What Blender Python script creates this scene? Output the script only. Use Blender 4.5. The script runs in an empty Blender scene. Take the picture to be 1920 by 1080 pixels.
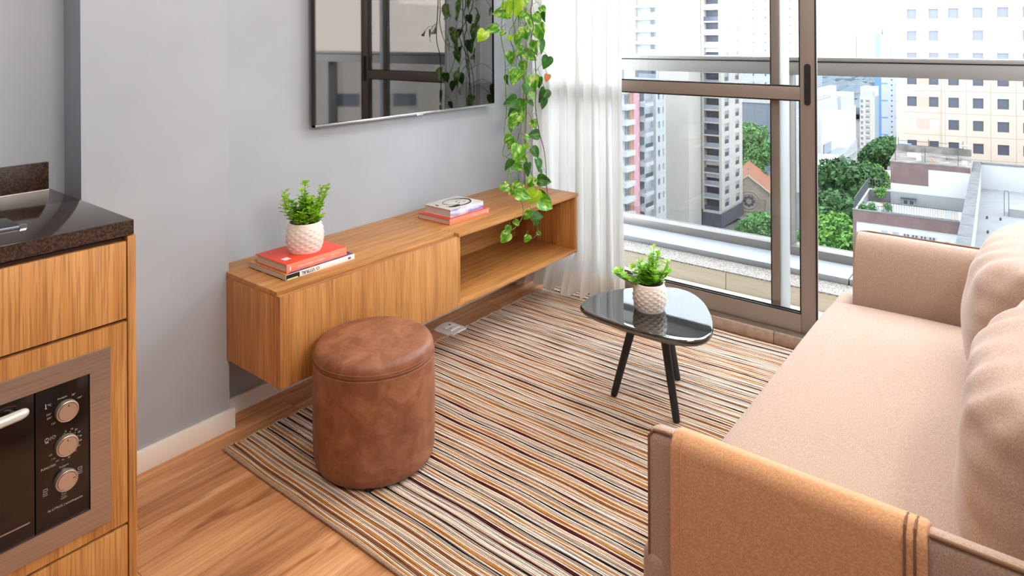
import bpy, bmesh, math, random
from mathutils import Vector, Matrix, noise as mnoise
random.seed(7)
C = bpy.context.scene.collection
S = bpy.context.scene
PI = math.pi

# ------------------------------------------------------------------ camera
F_PX, CX, CY, YAW, ROLL, CAM_H = 1264.2, 960.0, 70.4, .66734, .0055218, 1.4
cam = bpy.data.cameras.new('camera'); camo = bpy.data.objects.new('camera', cam); C.objects.link(camo)
_R = Vector((math.sin(YAW), -math.cos(YAW), 0)); _F = Vector((math.cos(YAW), math.sin(YAW), 0)); _U = Vector((0, 0, 1))
_r = _R * math.cos(ROLL) - _U * math.sin(ROLL); _u = _R * math.sin(ROLL) + _U * math.cos(ROLL)
M = Matrix((_r, _u, -_F)).transposed().to_4x4(); M.translation = (0, 0, CAM_H)
camo.matrix_world = M
cam.sensor_width = 36.0; cam.lens = F_PX / 1920 * 36.0
cam.shift_x = 0.0; cam.shift_y = -(540 - CY) / 1920
cam.clip_start = .02; cam.clip_end = 6000
S.camera = camo

# ------------------------------------------------------------------ world, light, exposure
w = bpy.data.worlds.new('overcast_sky'); S.world = w; w.use_nodes = True
bg = w.node_tree.nodes['Background']; bg.inputs[0].default_value = (.88, .94, 1.0, 1); bg.inputs[1].default_value = 8.0

def area(name, loc, rot, sx, sy, power, col):
    l = bpy.data.lights.new(name, 'AREA'); l.shape = 'RECTANGLE'; l.size = sx; l.size_y = sy; l.energy = power; l.color = col
    o = bpy.data.objects.new(name, l); o.location = loc; o.rotation_euler = rot; C.objects.link(o); return o
area('ceiling_lamp_kitchen', (.35, .80, 2.56), (0, 0, 0), .7, .7, 10, (1, .88, .74))
area('fill_light', (1.15, -.43, 1.95), (math.radians(90), 0, 0), 1.2, .4, 22, (1, .90, .80))  # unseen fill light added at the back wall to brighten surfaces facing it
area('ceiling_lamp_lounge', (2.2, .95, 2.56), (0, 0, 0), .9, .6, 11, (1, .93, .86))
S.view_settings.view_transform = 'Standard'; S.view_settings.look = 'None'
S.view_settings.exposure = 0.55; S.view_settings.gamma = 1.0; S.view_settings.use_curve_mapping = False
try:
    S.cycles.use_denoising = True; S.cycles.max_bounces = 10; S.cycles.transparent_max_bounces = 24
    S.cycles.diffuse_bounces = 6; S.cycles.glossy_bounces = 5; S.cycles.sample_clamp_indirect = 8
    S.cycles.caustics_reflective = False; S.cycles.caustics_refractive = False
except Exception: pass

# ------------------------------------------------------------------ materials
def lin(r, g=None, b=None):
    if g is None: r, g, b = int(r[1:3], 16), int(r[3:5], 16), int(r[5:7], 16)
    f = lambda c: (c / 255 / 12.92) if c / 255 <= .04045 else ((c / 255 + .055) / 1.055) ** 2.4
    return (f(r), f(g), f(b), 1)
class NT:
    def __init__(s, name):
        s.m = bpy.data.materials.new(name); s.m.use_nodes = True; s.t = s.m.node_tree; s.n = s.t.nodes
        s.b = s.n['Principled BSDF']; s.out = s.n['Material Output']
    def new(s, kind, **kw):
        x = s.n.new(kind)
        for k, v in kw.items():
            if k.startswith('i_'):
                key = k[2:]; key = int(key) if key.isdigit() else key.replace('_', ' ')
                x.inputs[key].default_value = v
            else: setattr(x, k, v)
        return x
    def link(s, a, ao, b, bi): s.t.links.new(a.outputs[ao], b.inputs[bi])
def P(name, col, rough=.5, metal=0, spec=.5, coat=0, **kw):
    t = NT(name); b = t.b
    b.inputs['Base Color'].default_value = lin(col) if isinstance(col, str) else col
    b.inputs['Roughness'].default_value = rough; b.inputs['Metallic'].default_value = metal
    b.inputs['Specular IOR Level'].default_value = spec; b.inputs['Coat Weight'].default_value = coat
    if 'ior' in kw: b.inputs['IOR'].default_value = kw['ior']
    if 'coatrough' in kw: b.inputs['Coat Roughness'].default_value = kw['coatrough']
    return t.m
def ramp(t, stops):
    r = t.new('ShaderNodeValToRGB'); e = r.color_ramp.elements
    while len(e) < len(stops): e.new(.5)
    for q, (p, c) in zip(e, stops): q.position = p; q.color = lin(c) if isinstance(c, str) else c
    return r
def mapped(t, scale, rnd=0.0, coord='Object'):
    tc = t.new('ShaderNodeTexCoord'); mp = t.new('ShaderNodeMapping'); mp.inputs['Scale'].default_value = scale
    if rnd:
        oi = t.new('ShaderNodeObjectInfo'); mu = t.new('ShaderNodeMath', operation='MULTIPLY'); mu.inputs[1].default_value = rnd
        t.link(oi, 'Random', mu, 0); va = t.new('ShaderNodeVectorMath', operation='ADD')
        t.link(tc, coord, va, 0); t.link(mu, 0, va, 1); t.link(va, 0, mp, 'Vector')
    else: t.link(tc, coord, mp, 'Vector')
    return mp
def noisy(name, stops, scale, rough=.5, detail=4, bump=0, bscale=None, metal=0, spec=.5, rnd=0, coat=0, nrough=.55, dist=0.0):
    t = NT(name); mp = mapped(t, scale if not isinstance(scale, (int, float)) else (scale,) * 3, rnd)
    n = t.new('ShaderNodeTexNoise', i_Scale=1.0, i_Detail=detail, i_Roughness=nrough, i_Distortion=dist); t.link(mp, 0, n, 'Vector')
    r = ramp(t, stops); t.link(n, 'Fac', r, 0); t.link(r, 0, t.b, 'Base Color')
    t.b.inputs['Roughness'].default_value = rough; t.b.inputs['Metallic'].default_value = metal
    t.b.inputs['Specular IOR Level'].default_value = spec; t.b.inputs['Coat Weight'].default_value = coat
    if bump:
        n2 = n
        if bscale:
            mp2 = mapped(t, bscale if not isinstance(bscale, (int, float)) else (bscale,) * 3)
            n2 = t.new('ShaderNodeTexNoise', i_Scale=1.0, i_Detail=3.0); t.link(mp2, 0, n2, 'Vector')
        bp = t.new('ShaderNodeBump', i_Strength=bump, i_Distance=.002); t.link(n2, 'Fac', bp, 'Height'); t.link(bp, 0, t.b, 'Normal')
    return t.m
def wood(name, stops, axis, rough=.45, rnd=3.0, tint=0.0, fine=.34, across=30, along=1.4):
    t = NT(name)
    sc = [across] * 3; sc['xyz'.index(axis)] = along
    mp = mapped(t, sc, rnd)
    n = t.new('ShaderNodeTexNoise', i_Scale=1.0, i_Detail=5.0, i_Roughness=.6, i_Distortion=.7); t.link(mp, 0, n, 'Vector')
    r = ramp(t, stops); t.link(n, 'Fac', r, 0)
    sc2 = [across * 9] * 3; sc2['xyz'.index(axis)] = along * 4
    mp2 = mapped(t, sc2, rnd); n2 = t.new('ShaderNodeTexNoise', i_Scale=1.0, i_Detail=2.0); t.link(mp2, 0, n2, 'Vector')
    r2 = ramp(t, [(.36, (1 - fine,) * 3 + (1,)), (.52, (1, 1, 1, 1))]); t.link(n2, 'Fac', r2, 0)
    mx = t.new('ShaderNodeMix', data_type='RGBA', blend_type='MULTIPLY'); mx.inputs[0].default_value = 1
    t.link(r, 0, mx, 6); t.link(r2, 0, mx, 7); last, lo = mx, 2
    if tint:
        mp3 = mapped(t, (2.2, 11, 11), rnd); n3 = t.new('ShaderNodeTexNoise', i_Scale=1.0, i_Detail=3.0, i_Distortion=1.2); t.link(mp3, 0, n3, 'Vector')
        r3 = ramp(t, [(.61, (1, 1, 1, 1)), (.70, (.55, .45, .38, 1))]); t.link(n3, 'Fac', r3, 0)
        mk = t.new('ShaderNodeMix', data_type='RGBA', blend_type='MULTIPLY'); mk.inputs[0].default_value = 1
        t.link(last, lo, mk, 6); t.link(r3, 0, mk, 7); last, lo = mk, 2
        oi = t.new('ShaderNodeObjectInfo'); hs = t.new('ShaderNodeHueSaturation')
        mr = t.new('ShaderNodeMapRange'); mr.inputs[3].default_value = 1 - tint; mr.inputs[4].default_value = 1 + tint
        t.link(oi, 'Random', mr, 0); t.link(mr, 0, hs, 'Value'); t.link(last, lo, hs, 'Color'); last, lo = hs, 0
    t.link(last, lo, t.b, 'Base Color'); t.b.inputs['Roughness'].default_value = rough
    bp = t.new('ShaderNodeBump', i_Strength=.12, i_Distance=.001); t.link(n2, 'Fac', bp, 'Height'); t.link(bp, 0, t.b, 'Normal')
    return t.m
def glass(name, tint, refl=1.45):
    t = NT(name); t.n.remove(t.b)
    tr = t.new('ShaderNodeBsdfTransparent'); tr.inputs[0].default_value = tint
    gl = t.new('ShaderNodeBsdfGlossy'); gl.inputs['Roughness'].default_value = .0
    fr = t.new('ShaderNodeFresnel'); fr.inputs[0].default_value = refl
    mx = t.new('ShaderNodeMixShader'); t.link(fr, 0, mx, 0); t.link(tr, 0, mx, 1); t.link(gl, 0, mx, 2)
    # the far face of a pane neither tints nor reflects a second time
    ge = t.new('ShaderNodeNewGeometry'); cl = t.new('ShaderNodeBsdfTransparent'); m2 = t.new('ShaderNodeMixShader')
    t.link(ge, 'Backfacing', m2, 0); t.link(mx, 0, m2, 1); t.link(cl, 0, m2, 2); t.link(m2, 0, t.out, 0)
    return t.m
def sheer(name, col, trans, transl):
    t = NT(name); t.n.remove(t.b)
    d = t.new('ShaderNodeBsdfDiffuse'); d.inputs[0].default_value = col
    l = t.new('ShaderNodeBsdfTranslucent'); l.inputs[0].default_value = col
    tr = t.new('ShaderNodeBsdfTransparent')
    m1 = t.new('ShaderNodeMixShader'); m1.inputs[0].default_value = transl; t.link(d, 0, m1, 1); t.link(l, 0, m1, 2)
    m2 = t.new('ShaderNodeMixShader'); m2.inputs[0].default_value = trans; t.link(m1, 0, m2, 1); t.link(tr, 0, m2, 2)
    t.link(m2, 0, t.out, 0); return t.m
def leafmat(name, stops, sc=60, rough=.35):
    t = NT(name); mp = mapped(t, (sc, sc * .5, sc), 9.0)
    n = t.new('ShaderNodeTexNoise', i_Scale=1.0, i_Detail=3.0, i_Distortion=.8); t.link(mp, 0, n, 'Vector')
    r = ramp(t, stops); t.link(n, 'Fac', r, 0); t.link(r, 0, t.b, 'Base Color'); t.b.inputs['Roughness'].default_value = rough
    tl = t.new('ShaderNodeBsdfTranslucent'); t.link(r, 0, tl, 0)
    mx = t.new('ShaderNodeMixShader'); mx.inputs[0].default_value = .3; t.link(t.b, 0, mx, 1); t.link(tl, 0, mx, 2); t.link(mx, 0, t.out, 0)
    return t.m
def fabric(name, stops, sc=(260, 260, 260), rough=.9, bump=.5, sheen=.25):
    t = NT(name); mp = mapped(t, sc)
    n = t.new('ShaderNodeTexNoise', i_Scale=1.0, i_Detail=2.0, i_Roughness=.6); t.link(mp, 0, n, 'Vector')
    r = ramp(t, stops); t.link(n, 'Fac', r, 0); t.link(r, 0, t.b, 'Base Color'); t.b.inputs['Roughness'].default_value = rough
    t.b.inputs['Specular IOR Level'].default_value = .2; t.b.inputs['Sheen Weight'].default_value = sheen; t.b.inputs['Sheen Roughness'].default_value = .4
    bp = t.new('ShaderNodeBump', i_Strength=bump, i_Distance=.001); t.link(n, 'Fac', bp, 'Height'); t.link(bp, 0, t.b, 'Normal')
    return t.m

m_wall = noisy('grey_wall_paint', [(.3, '#a6aeb8'), (.7, '#adb5bf')], 3, rough=.55, bump=.06, bscale=180)
m_white = P('white_paint', '#f6f5f1', .45)
m_ceil = P('ceiling_paint', '#efece6', .8)
W_ST = [(.25, '#9e6733'), (.45, '#bd8246'), (.6, '#ca9153'), (.8, '#d7a064')]
m_wx, m_wy, m_wz = (wood('oak_veneer_' + a, W_ST, a) for a in 'xyz')
m_wedge = wood('oak_edge_band', [(.3, '#a9713f'), (.7, '#c0895a')], 'x', rough=.5)
m_plank = wood('vinyl_plank', [(.25, '#885638'), (.40, '#b87f52'), (.55, '#cc9466'), (.75, '#dfad80')], 'x', rough=.42, rnd=11, tint=.10, across=15, along=1.1, fine=.22)
m_gap = P('joint_dark', '#3a2417', .8)
m_granite = noisy('brown_black_granite', [(.35, '#1c1513'), (.52, '#2c211d'), (.62, '#4a3428'), (.72, '#2a201c')], 190, rough=.1, detail=5, spec=.6)
m_granite_edge = noisy('granite_edge', [(.35, '#1d1613'), (.5, '#3a2a22'), (.62, '#5a4032'), (.75, '#2d221d')], 170, rough=.3, detail=5)
m_black = P('black_gloss', '#0c0c0d', .05, spec=.6)
m_table = P('black_lacquer', '#08090a', .03, ior=2.4)
m_blackmatt = P('black_matt', '#1b1a1a', .5)
m_screen = P('tv_screen', '#060607', .03, ior=2.1)
m_silver = P('silver_trim', '#b9bbc0', .25, metal=1)
m_steel = noisy('brushed_steel', [(.3, '#a8988c'), (.7, '#b9aa9f')], (6, 300, 300), rough=.36, metal=.85)
m_ovenglass = P('oven_black_glass', '#1d1411', .12)
m_knob = P('knob_steel', '#c8b8ab', .3, metal=.8)
m_print = P('white_print', '#b3aba4', .6)
m_alu = P('bronze_anodised_aluminium', '#8c7f77', .42, metal=.15)
m_alu_out = P('grey_aluminium', '#77736f', .4, metal=.3)
m_gasket = P('black_gasket', '#141312', .6)
m_strip = sheer('translucent_strip', (.6, .62, .63, 1), .12, .7)
m_glass = glass('clear_glass', (.93, .945, .945, 1), 1.42)
m_tint = glass('grey_guard_glass', (.38, .392, .398, 1), 1.3)
m_kerb = noisy('beige_stone', [(.3, '#a08a7a'), (.7, '#b59f8f')], 40, rough=.5)
m_paraptile = noisy('beige_tile', [(.3, '#b3a794'), (.7, '#c0b5a3')], (8, 8, 90), rough=.55)
m_speck = noisy('speckled_granite', [(.38, '#3f3d3c'), (.5, '#7d766e'), (.62, '#9d968d')], 130, rough=.5, detail=6)
m_balfloor = P('balcony_floor', '#d8d3ca', .5)
m_sill = P('blue_grey_sill', '#8d9298', .45)
m_sheer = sheer('sheer_curtain', lin('#dddcda'), .04, .48)
m_hem = sheer('curtain_hem', lin('#e4dcd4'), .04, .45)
m_leather = noisy('tan_leather', [(.25, '#6b3d25'), (.45, '#865236'), (.62, '#9b6647'), (.8, '#b07b5b')], 14, rough=.5, detail=7, bump=.18, bscale=240, nrough=.65, dist=.6)
m_stitch = P('leather_seam', '#6d3d22', .6)
m_sofa = fabric('sofa_linen', [(.3, '#a18675'), (.5, '#ae9484'), (.7, '#baa294')], (330, 330, 330), bump=.35)
m_cover = fabric('arm_cover_linen', [(.3, '#c29069'), (.5, '#cf9c75'), (.7, '#dbaa85')], (420, 260, 260), bump=.45)
m_pipe = P('dark_piping', '#7d5b42', .8)
m_pot = P('white_ceramic', '#e8e0d8', .35)
m_soil = noisy('potting_soil', [(.3, '#2b1d14'), (.7, '#4a3526')], 200, rough=.95)
m_leafs = leafmat('small_leaf_green', [(.3, '#74b026'), (.5, '#9fd63a'), (.7, '#c8ee66')], 40, .4)
m_stem = P('plant_stem', '#4f7a24', .6)
m_stemd = P('brown_stem', '#4a3a26', .6)
m_poth = leafmat('pothos_leaf', [(.3, '#3d7d1c'), (.46, '#5a9e26'), (.56, '#8cc644'), (.68, '#dde8a4')], 3.2, .32)
m_pothy = leafmat('pothos_leaf_young', [(.3, '#8cc21f'), (.6, '#b4dd35'), (.8, '#dcef8a')], 3.0, .32)
m_poths = leafmat('pothos_leaf_dark', [(.3, '#1e4a12'), (.6, '#3a7a1d'), (.85, '#6da63a')], 3.2, .32)
m_dry = P('dry_leaf', '#d98a5c', .7)

# ------------------------------------------------------------------ mesh helpers
WO = {}          # world origin of every parent
class MB:
    def __init__(s): s.v = []; s.f = []; s.mi = []; s.cur = 0
    def mat(s, i): s.cur = i; return s
    def add(s, vs, fs):
        k = len(s.v); s.v += [tuple(v) for v in vs]
        for f in fs: s.f.append(tuple(i + k for i in f)); s.mi.append(s.cur)
        return s
    def box(s, x0, x1, y0, y1, z0, z1):
        if x0 > x1: x0, x1 = x1, x0
        if y0 > y1: y0, y1 = y1, y0
        if z0 > z1: z0, z1 = z1, z0
        return s.add([(x0, y0, z0), (x1, y0, z0), (x1, y1, z0), (x0, y1, z0), (x0, y0, z1), (x1, y0, z1), (x1, y1, z1), (x0, y1, z1)],
                     [(0, 3, 2, 1), (4, 5, 6, 7), (0, 1, 5, 4), (1, 2, 6, 5), (2, 3, 7, 6), (3, 0, 4, 7)])
    def prism(s, poly, z0, z1):
        a = sum(poly[i][0] * poly[(i + 1) % len(poly)][1] - poly[(i + 1) % len(poly)][0] * poly[i][1] for i in range(len(poly)))
        if a < 0: poly = poly[::-1]
        n = len(poly)
        return s.add([(x, y, z0) for x, y in poly] + [(x, y, z1) for x, y in poly],
                     [tuple(range(n - 1, -1, -1)), tuple(range(n, 2 * n))] + [(i, (i + 1) % n, n + (i + 1) % n, n + i) for i in range(n)])
    def lathe(s, prof, c=(0, 0, 0), seg=32, cap=True):
        vs = []; fs = []
        for r, z in prof:
            for k in range(seg):
                a = 2 * PI * k / seg; vs.append((c[0] + r * math.cos(a), c[1] + r * math.sin(a), c[2] + z))
        for i in range(len(prof) - 1):
            for k in range(seg):
                k2 = (k + 1) % seg; fs.append((i * seg + k, i * seg + k2, (i + 1) * seg + k2, (i + 1) * seg + k))
        if cap:
            fs.append(tuple(range(seg - 1, -1, -1))); b = (len(prof) - 1) * seg; fs.append(tuple(range(b, b + seg)))
        return s.add(vs, fs)
    def tube(s, path, rad, seg=8, closed=False):
        path = [Vector(p) for p in path]; n = len(path)
        rads = rad if isinstance(rad, (list, tuple)) else [rad] * n
        vs = []; fs = []; up = None
        for i, p in enumerate(path):
            if closed: t = path[(i + 1) % n] - path[i - 1]
            else: t = path[min(i + 1, n - 1)] - path[max(i - 1, 0)]
            if t.length < 1e-9: t = Vector((0, 0, 1))
            t.normalize()
            if up is None:
                up = Vector((0, 0, 1)) if abs(t.z) < .9 else Vector((1, 0, 0))
            a = up - t * up.dot(t)
            if a.length < 1e-6: a = Vector((1, 0, 0)) - t * t.x
            a.normalize(); up = a; b = t.cross(a)
            for k in range(seg):
                q = 2 * PI * k / seg; vs.append(p + (a * math.cos(q) + b * math.sin(q)) * rads[i])
        for i in range(n if closed else n - 1):
            j = (i + 1) % n
            for k in range(seg):
                k2 = (k + 1) % seg; fs.append((i * seg + k, i * seg + k2, j * seg + k2, j * seg + k))
        if not closed:
            fs.append(tuple(range(seg - 1, -1, -1))); fs.append(tuple(range((n - 1) * seg, n * seg)))
        return s.add(vs, fs)
    def build(s, name, mats, parent=None, loc=(0, 0, 0), bevel=0, bseg=2, smooth=False, angle=35, subd=0, kind=None):
        if not isinstance(mats, (list, tuple)): mats = [mats]
        o0 = WO.get(parent.name, (0, 0, 0)) if parent else loc
        me = bpy.data.meshes.new(name)
        me.from_pydata([(x - o0[0], y - o0[1], z - o0[2]) for x, y, z in s.v], [], s.f)
        for m in mats: me.materials.append(m)
        if len(mats) > 1: me.polygons.foreach_set('material_index', s.mi)
        if bevel or subd:
            bm = bmesh.new(); bm.from_mesh(me)
            bmesh.ops.remove_doubles(bm, verts=bm.verts, dist=1e-6)
            if bevel: bmesh.ops.bevel(bm, geom=list(bm.edges), offset=bevel, segments=bseg, profile=.5, affect='EDGES', clamp_overlap=True)
            bm.to_mesh(me); bm.free()
        if smooth or bevel:
            me.polygons.foreach_set('use_smooth', [True] * len(me.polygons))
            try: me.set_sharp_from_angle(angle=math.radians(angle))
            except Exception: pass
        o = bpy.data.objects.new(name, me); C.objects.link(o)
        if parent: o.parent = parent
        else: o.location = loc
        WO[o.name] = o0
        if subd:
            md = o.modifiers.new('s', 'SUBSURF'); md.levels = md.render_levels = subd
        if kind: o['kind'] = kind
        return o
def tag(o, label=None, cat=None, group=None, kind=None):
    if label: o['label'] = label
    if cat: o['category'] = cat
    if group: o['group'] = group
    if kind: o['kind'] = kind
    return o
def thing(name, label, cat, loc=(0, 0, 0), rz=0, group=None, kind=None):
    o = bpy.data.objects.new(name, None); C.objects.link(o); o.location = loc; o.rotation_euler = (0, 0, rz)
    o.empty_display_size = .1
    WO[o.name] = (0, 0, 0) if rz else tuple(loc)
    return tag(o, label, cat, group, kind)
def box(name, d, mat, parent=None, bevel=0, bseg=2, **kw): return MB().box(*d).build(name, mat, parent, bevel=bevel, bseg=bseg, **kw)
def text(name, st, size, org, xd, yd, mat, parent, ex=.0002, align='LEFT', sx=1.0):
    cu = bpy.data.curves.new(name, 'FONT'); cu.body = st; cu.size = size; cu.extrude = ex; cu.align_x = align; cu.resolution_u = 2
    cu.materials.append(mat); tmp = bpy.data.objects.new(name, cu); me = bpy.data.meshes.new_from_object(tmp); me.name = name; bpy.data.objects.remove(tmp); o = bpy.data.objects.new(name, me); C.objects.link(o); o.parent = parent
    x = Vector(xd).normalized(); y = Vector(yd).normalized(); z = x.cross(y); w0 = Vector(WO.get(parent.name, (0, 0, 0)))
    m = Matrix((x * sx, y, z)).transposed().to_4x4(); m.translation = Vector(org) - w0; o.matrix_local = m
    return o
def inst(o, parent, loc=(0, 0, 0), rot=None, scale=None):
    c = o.copy(); C.objects.link(c); c.parent = parent; c.location = loc
    if rot is not None: c.rotation_euler = rot
    if scale is not None: c.scale = scale
    return c

# ------------------------------------------------------------------ room shell
ZC = 2.6
fl = box('floor', (-1.6, 3.14, -.45, 2.40, -.10, -.004), m_gap); tag(fl, 'warm brown wood plank floor of the room', 'floor', kind='structure')
PW = .146
row = 0; y = -.45
plank_len = 1.22
while y < 2.40:
    y1 = min(y + PW, 2.40); x = -1.6 - ((row * .47) % 1.0) * plank_len; 
    while x < 3.14:
        a, b = max(x, -1.6), min(x + plank_len, 3.14)
        if b - a > .03: MB().box(a + .0007, b - .0007, y + .0006, y1 - .0006, -.004, 0).build('plank', m_plank, fl)
        x += plank_len
    y += PW; row += 1
tag(box('ceiling', (-1.6, 3.34, -.6, 2.6, ZC, ZC + .1), m_ceil), 'plain white ceiling above the room', 'ceiling', kind='structure')
tag(box('wall_front', (1.27, 3.34, 2.392, 2.60, -.1, ZC), m_wall), 'grey painted wall behind the television and console', 'wall', kind='structure')
tag(box('wall_column', (.80, 1.272, 2.305, 2.60, -.1, ZC), m_wall), 'grey painted column projecting beside the kitchen counter', 'wall', kind='structure')
tag(box('wall_kitchen', (-1.6, .80, 2.44, 2.60, -.1, ZC), m_wall), 'grey wall in the recess behind the kitchen counter', 'wall', kind='structure')
tag(box('wall_left', (-1.7, -1.6, -.6, 2.6, -.1, ZC), m_wall), 'grey wall on the kitchen side', 'wall', kind='structure')
tag(box('wall_back', (-1.6, 3.34, -.6, -.45, -.1, ZC), m_wall), 'grey wall behind the sofa', 'wall', kind='structure')
tag(box('wall_right', (3.142, 3.34, -.45, 2.392, 2.36, ZC), m_white), 'wall strip over the sliding balcony door', 'wall', kind='structure')
tag(box('baseboard_front', (1.285, 3.14, 2.377, 2.392, 0, .062), m_white, bevel=.002), 'white baseboard under the floating console', 'baseboard', kind='structure')
tag(box('baseboard_column', (.80, 1.286, 2.290, 2.305, 0, .072), m_white, bevel=.002), 'white baseboard along the foot of the grey column', 'baseboard', kind='structure')
tag(box('baseboard_return', (1.272, 1.286, 2.306, 2.376, 0, .066), m_white, bevel=.002), 'short white baseboard return at the column corner', 'baseboard', kind='structure')

# threshold of the sliding door (kerb of stone pieces)
kr = box('trim_1', (3.150, 3.32, -.45, 2.39, -.1, .046), m_gap); tag(kr, 'beige stone threshold under the sliding door', 'threshold', kind='structure')
ys = [-.45, .37, .97, 1.57, 2.17, 2.39]
for a, b in zip(ys, ys[1:]):
    box('threshold_stone', (3.142, 3.32, a + .0015, b - .0015, 0, .053), m_kerb, kr, bevel=.003)

# ------------------------------------------------------------------ sliding door
def door_panel(nm, x0, x1, ya, yb, sw, zb, zb1, mid, label):
    d = thing(nm, label, 'door', (x0, ya, .05), kind='structure')
    H = 2.34
    box('stile', (x0, x1, ya, ya + sw, zb, H), m_alu, d, bevel=.003)
    box('stile', (x0, x1, yb - sw, yb, zb, H), m_alu, d, bevel=.003)
    box('bottom_rail', (x0, x1, ya + sw, yb - sw, zb, zb1), m_alu, d, bevel=.003)
    box('top_rail', (x0, x1, ya + sw, yb - sw, H - .07, H), m_alu, d, bevel=.003)
    if mid: box('middle_rail', (x0, x1, ya + sw, yb - sw, mid[0], mid[1]), m_alu, d, bevel=.003)
    xm = (x0 + x1) / 2
    zs = [(zb1, mid[0]), (mid[1], H - .07)] if mid else [(zb1, H - .07)]
    for a, b in zs:
        box('glass_pane', (xm - .003, xm + .003, ya + sw, yb - sw, a, b), m_glass, d)
        g = MB(); t = .006
        for xx in (x0 + .004, x1 - .010):
            g.box(xx, xx + .006, ya + sw, ya + sw + t, a, b).box(xx, xx + .006, yb - sw - t, yb - sw, a, b)
            g.box(xx, xx + .006, ya + sw + t, yb - sw - t, a, a + t).box(xx, xx + .006, ya + sw + t, yb - sw - t, b - t, b)
        g.build('gasket', m_gasket, d)
    return d
d1 = door_panel('door_1', 3.18, 3.218, .795, 2.36, .065, .056, .146, (1.111, 1.170), 'front bronze aluminium sliding door leaf with black pull slot in its stile')
box('edge_trim', (3.176, 3.182, .789, .796, .056, 2.34), m_gasket, d1)
pts = []
for k in range(13): a = PI * k / 12; pts.append((.8275 + .013 * math.cos(a), 1.262 + .013 * math.sin(a)))
for k in range(13): a = PI + PI * k / 12; pts.append((.8275 + .013 * math.cos(a), 1.103 + .013 * math.sin(a)))
hm = MB(); n = len(pts)
hm.add([(3.174, a, b) for a, b in pts] + [(3.181, a, b) for a, b in pts], [tuple(range(n))] + [(i, n + i, n + (i + 1) % n, (i + 1) % n) for i in range(n)])
hd = hm.build('handle', m_gasket, d1)
box('latch', (3.172, 3.176, .820, .835, 1.16, 1.205), m_blackmatt, hd)
d2 = door_panel('door_2', 3.228, 3.262, .965, 2.37, .037, .060, .118, None, 'rear sliding door leaf showing a narrow stile behind the front leaf')
box('pale_strip', (3.236, 3.246, .925, .965, .075, 2.34), m_strip, d2)  # pale translucent strip along the edge of the rear leaf
fr = thing('door_frame', 'bronze aluminium track and frame around the sliding door', 'frame', (3.16, 1, 0), kind='structure')
tk = MB().box(3.158, 3.30, -.45, 2.39, .053, .0565)
for xx in (3.168, 3.221, 3.266): tk.box(xx, xx + .006, -.45, 2.39, .0565, .064)
tk.build('track', m_alu, fr)
box('head', (3.16, 3.30, -.45, 2.39, 2.34, 2.36), m_alu, fr)
box('jamb', (3.16, 3.30, -.45, -.41, .056, 2.34), m_alu, fr)
box('jamb', (3.16, 3.30, 2.372, 2.392, .056, 2.34), m_alu, fr)

# ------------------------------------------------------------------ balcony
bf = box('floor_balcony', (3.32, 4.22, -3.2, 3.6, -.35, -.001), m_balfloor); tag(bf, 'pale balcony floor outside the sliding door', 'floor', kind='structure')
pw = box('wall_parapet', (3.664, 4.20, -3.2, 3.6, -.35, .094), m_gap); tag(pw, 'low balcony parapet with beige tiles and speckled stone top', 'wall', kind='structure')
ys = [-3.2, -2.215, -1.015, .185, 1.385, 2.585, 3.6]
for a, b in zip(ys, ys[1:]):
    box('tile', (3.656, 3.664, a + .002, b - .002, 0, .094), m_paraptile, pw)
    box('stone_slab', (3.654, 3.835, a + .001 + .4, b - .001 + .4, .094, .102), m_speck, pw)
ys = [-3.2, -2.2, -.7, .80, 2.3, 3.6]
for a, b in zip(ys, ys[1:]): box('sill_piece', (3.832, 4.20, a + .003, b - .003, .1025, .135), m_sill, pw, bevel=.003)
gr = thing('balcony_guard', 'grey aluminium balcony guard rail glazed with tinted panes', 'railing', (4.06, 1, .135))
box('bottom_rail', (4.061, 4.172, -3.2, 3.6, .135, .185), m_alu_out, gr, bevel=.003)
box('top_rail', (4.061, 4.172, -3.2, 3.6, 1.176, 1.250), m_alu_out, gr, bevel=.003)
box('cap_rail', (4.055, 4.178, -3.2, 3.6, 1.256, 1.279), m_alu_out, gr, bevel=.004)
box('shadow_gap', (4.066, 4.168, -3.2, 3.6, 1.250, 1.256), m_gasket, gr)
posts = [-3.2, -.85, 1.15, 3.2]
for p in posts: box('post', (4.061, 4.172, p, p + .055, .185, 1.176), m_alu_out, gr, bevel=.003)
for a, b in zip(posts, posts[1:]): box('glass_pane', (4.150, 4.156, a + .055, b, .185, 1.176), m_tint, gr)
# ------------------------------------------------------------------ television
t = thing('television', 'large black flat television mounted on the grey wall', 'television', (2.25, 2.392, 1.02))
X0, X1, Z0, Z1 = 1.668, 2.815, 1.034, 1.69
YF = 2.342
box('housing', (X0 + .004, X1 - .004, YF + .006, YF + .022, Z0 + .004, Z1), m_blackmatt, t)
box('back_box', (X0 + .2, X1 - .2, YF + .022, 2.3915, Z0 + .12, Z1 - .1), m_blackmatt, t)
g = MB().box(X0, X0 + .006, YF, YF + .024, Z0, Z1).box(X1 - .006, X1, YF, YF + .024, Z0, Z1).box(X0, X1, YF, YF + .024, Z1 - .006, Z1)
g.build('bezel', m_black, t)
box('screen', (X0 + .006, X1 - .006, YF + .004, YF + .006, Z0 + .012, Z1 - .006), m_screen, t)
box('bottom_trim', (X0, X1, YF - .001, YF + .024, Z0, Z0 + .011), m_silver, t, bevel=.002)
box('logo_plate', (2.235, 2.28, YF - .004, YF, Z0 - .005, Z0 + .004), m_silver, t, bevel=.001)

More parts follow.
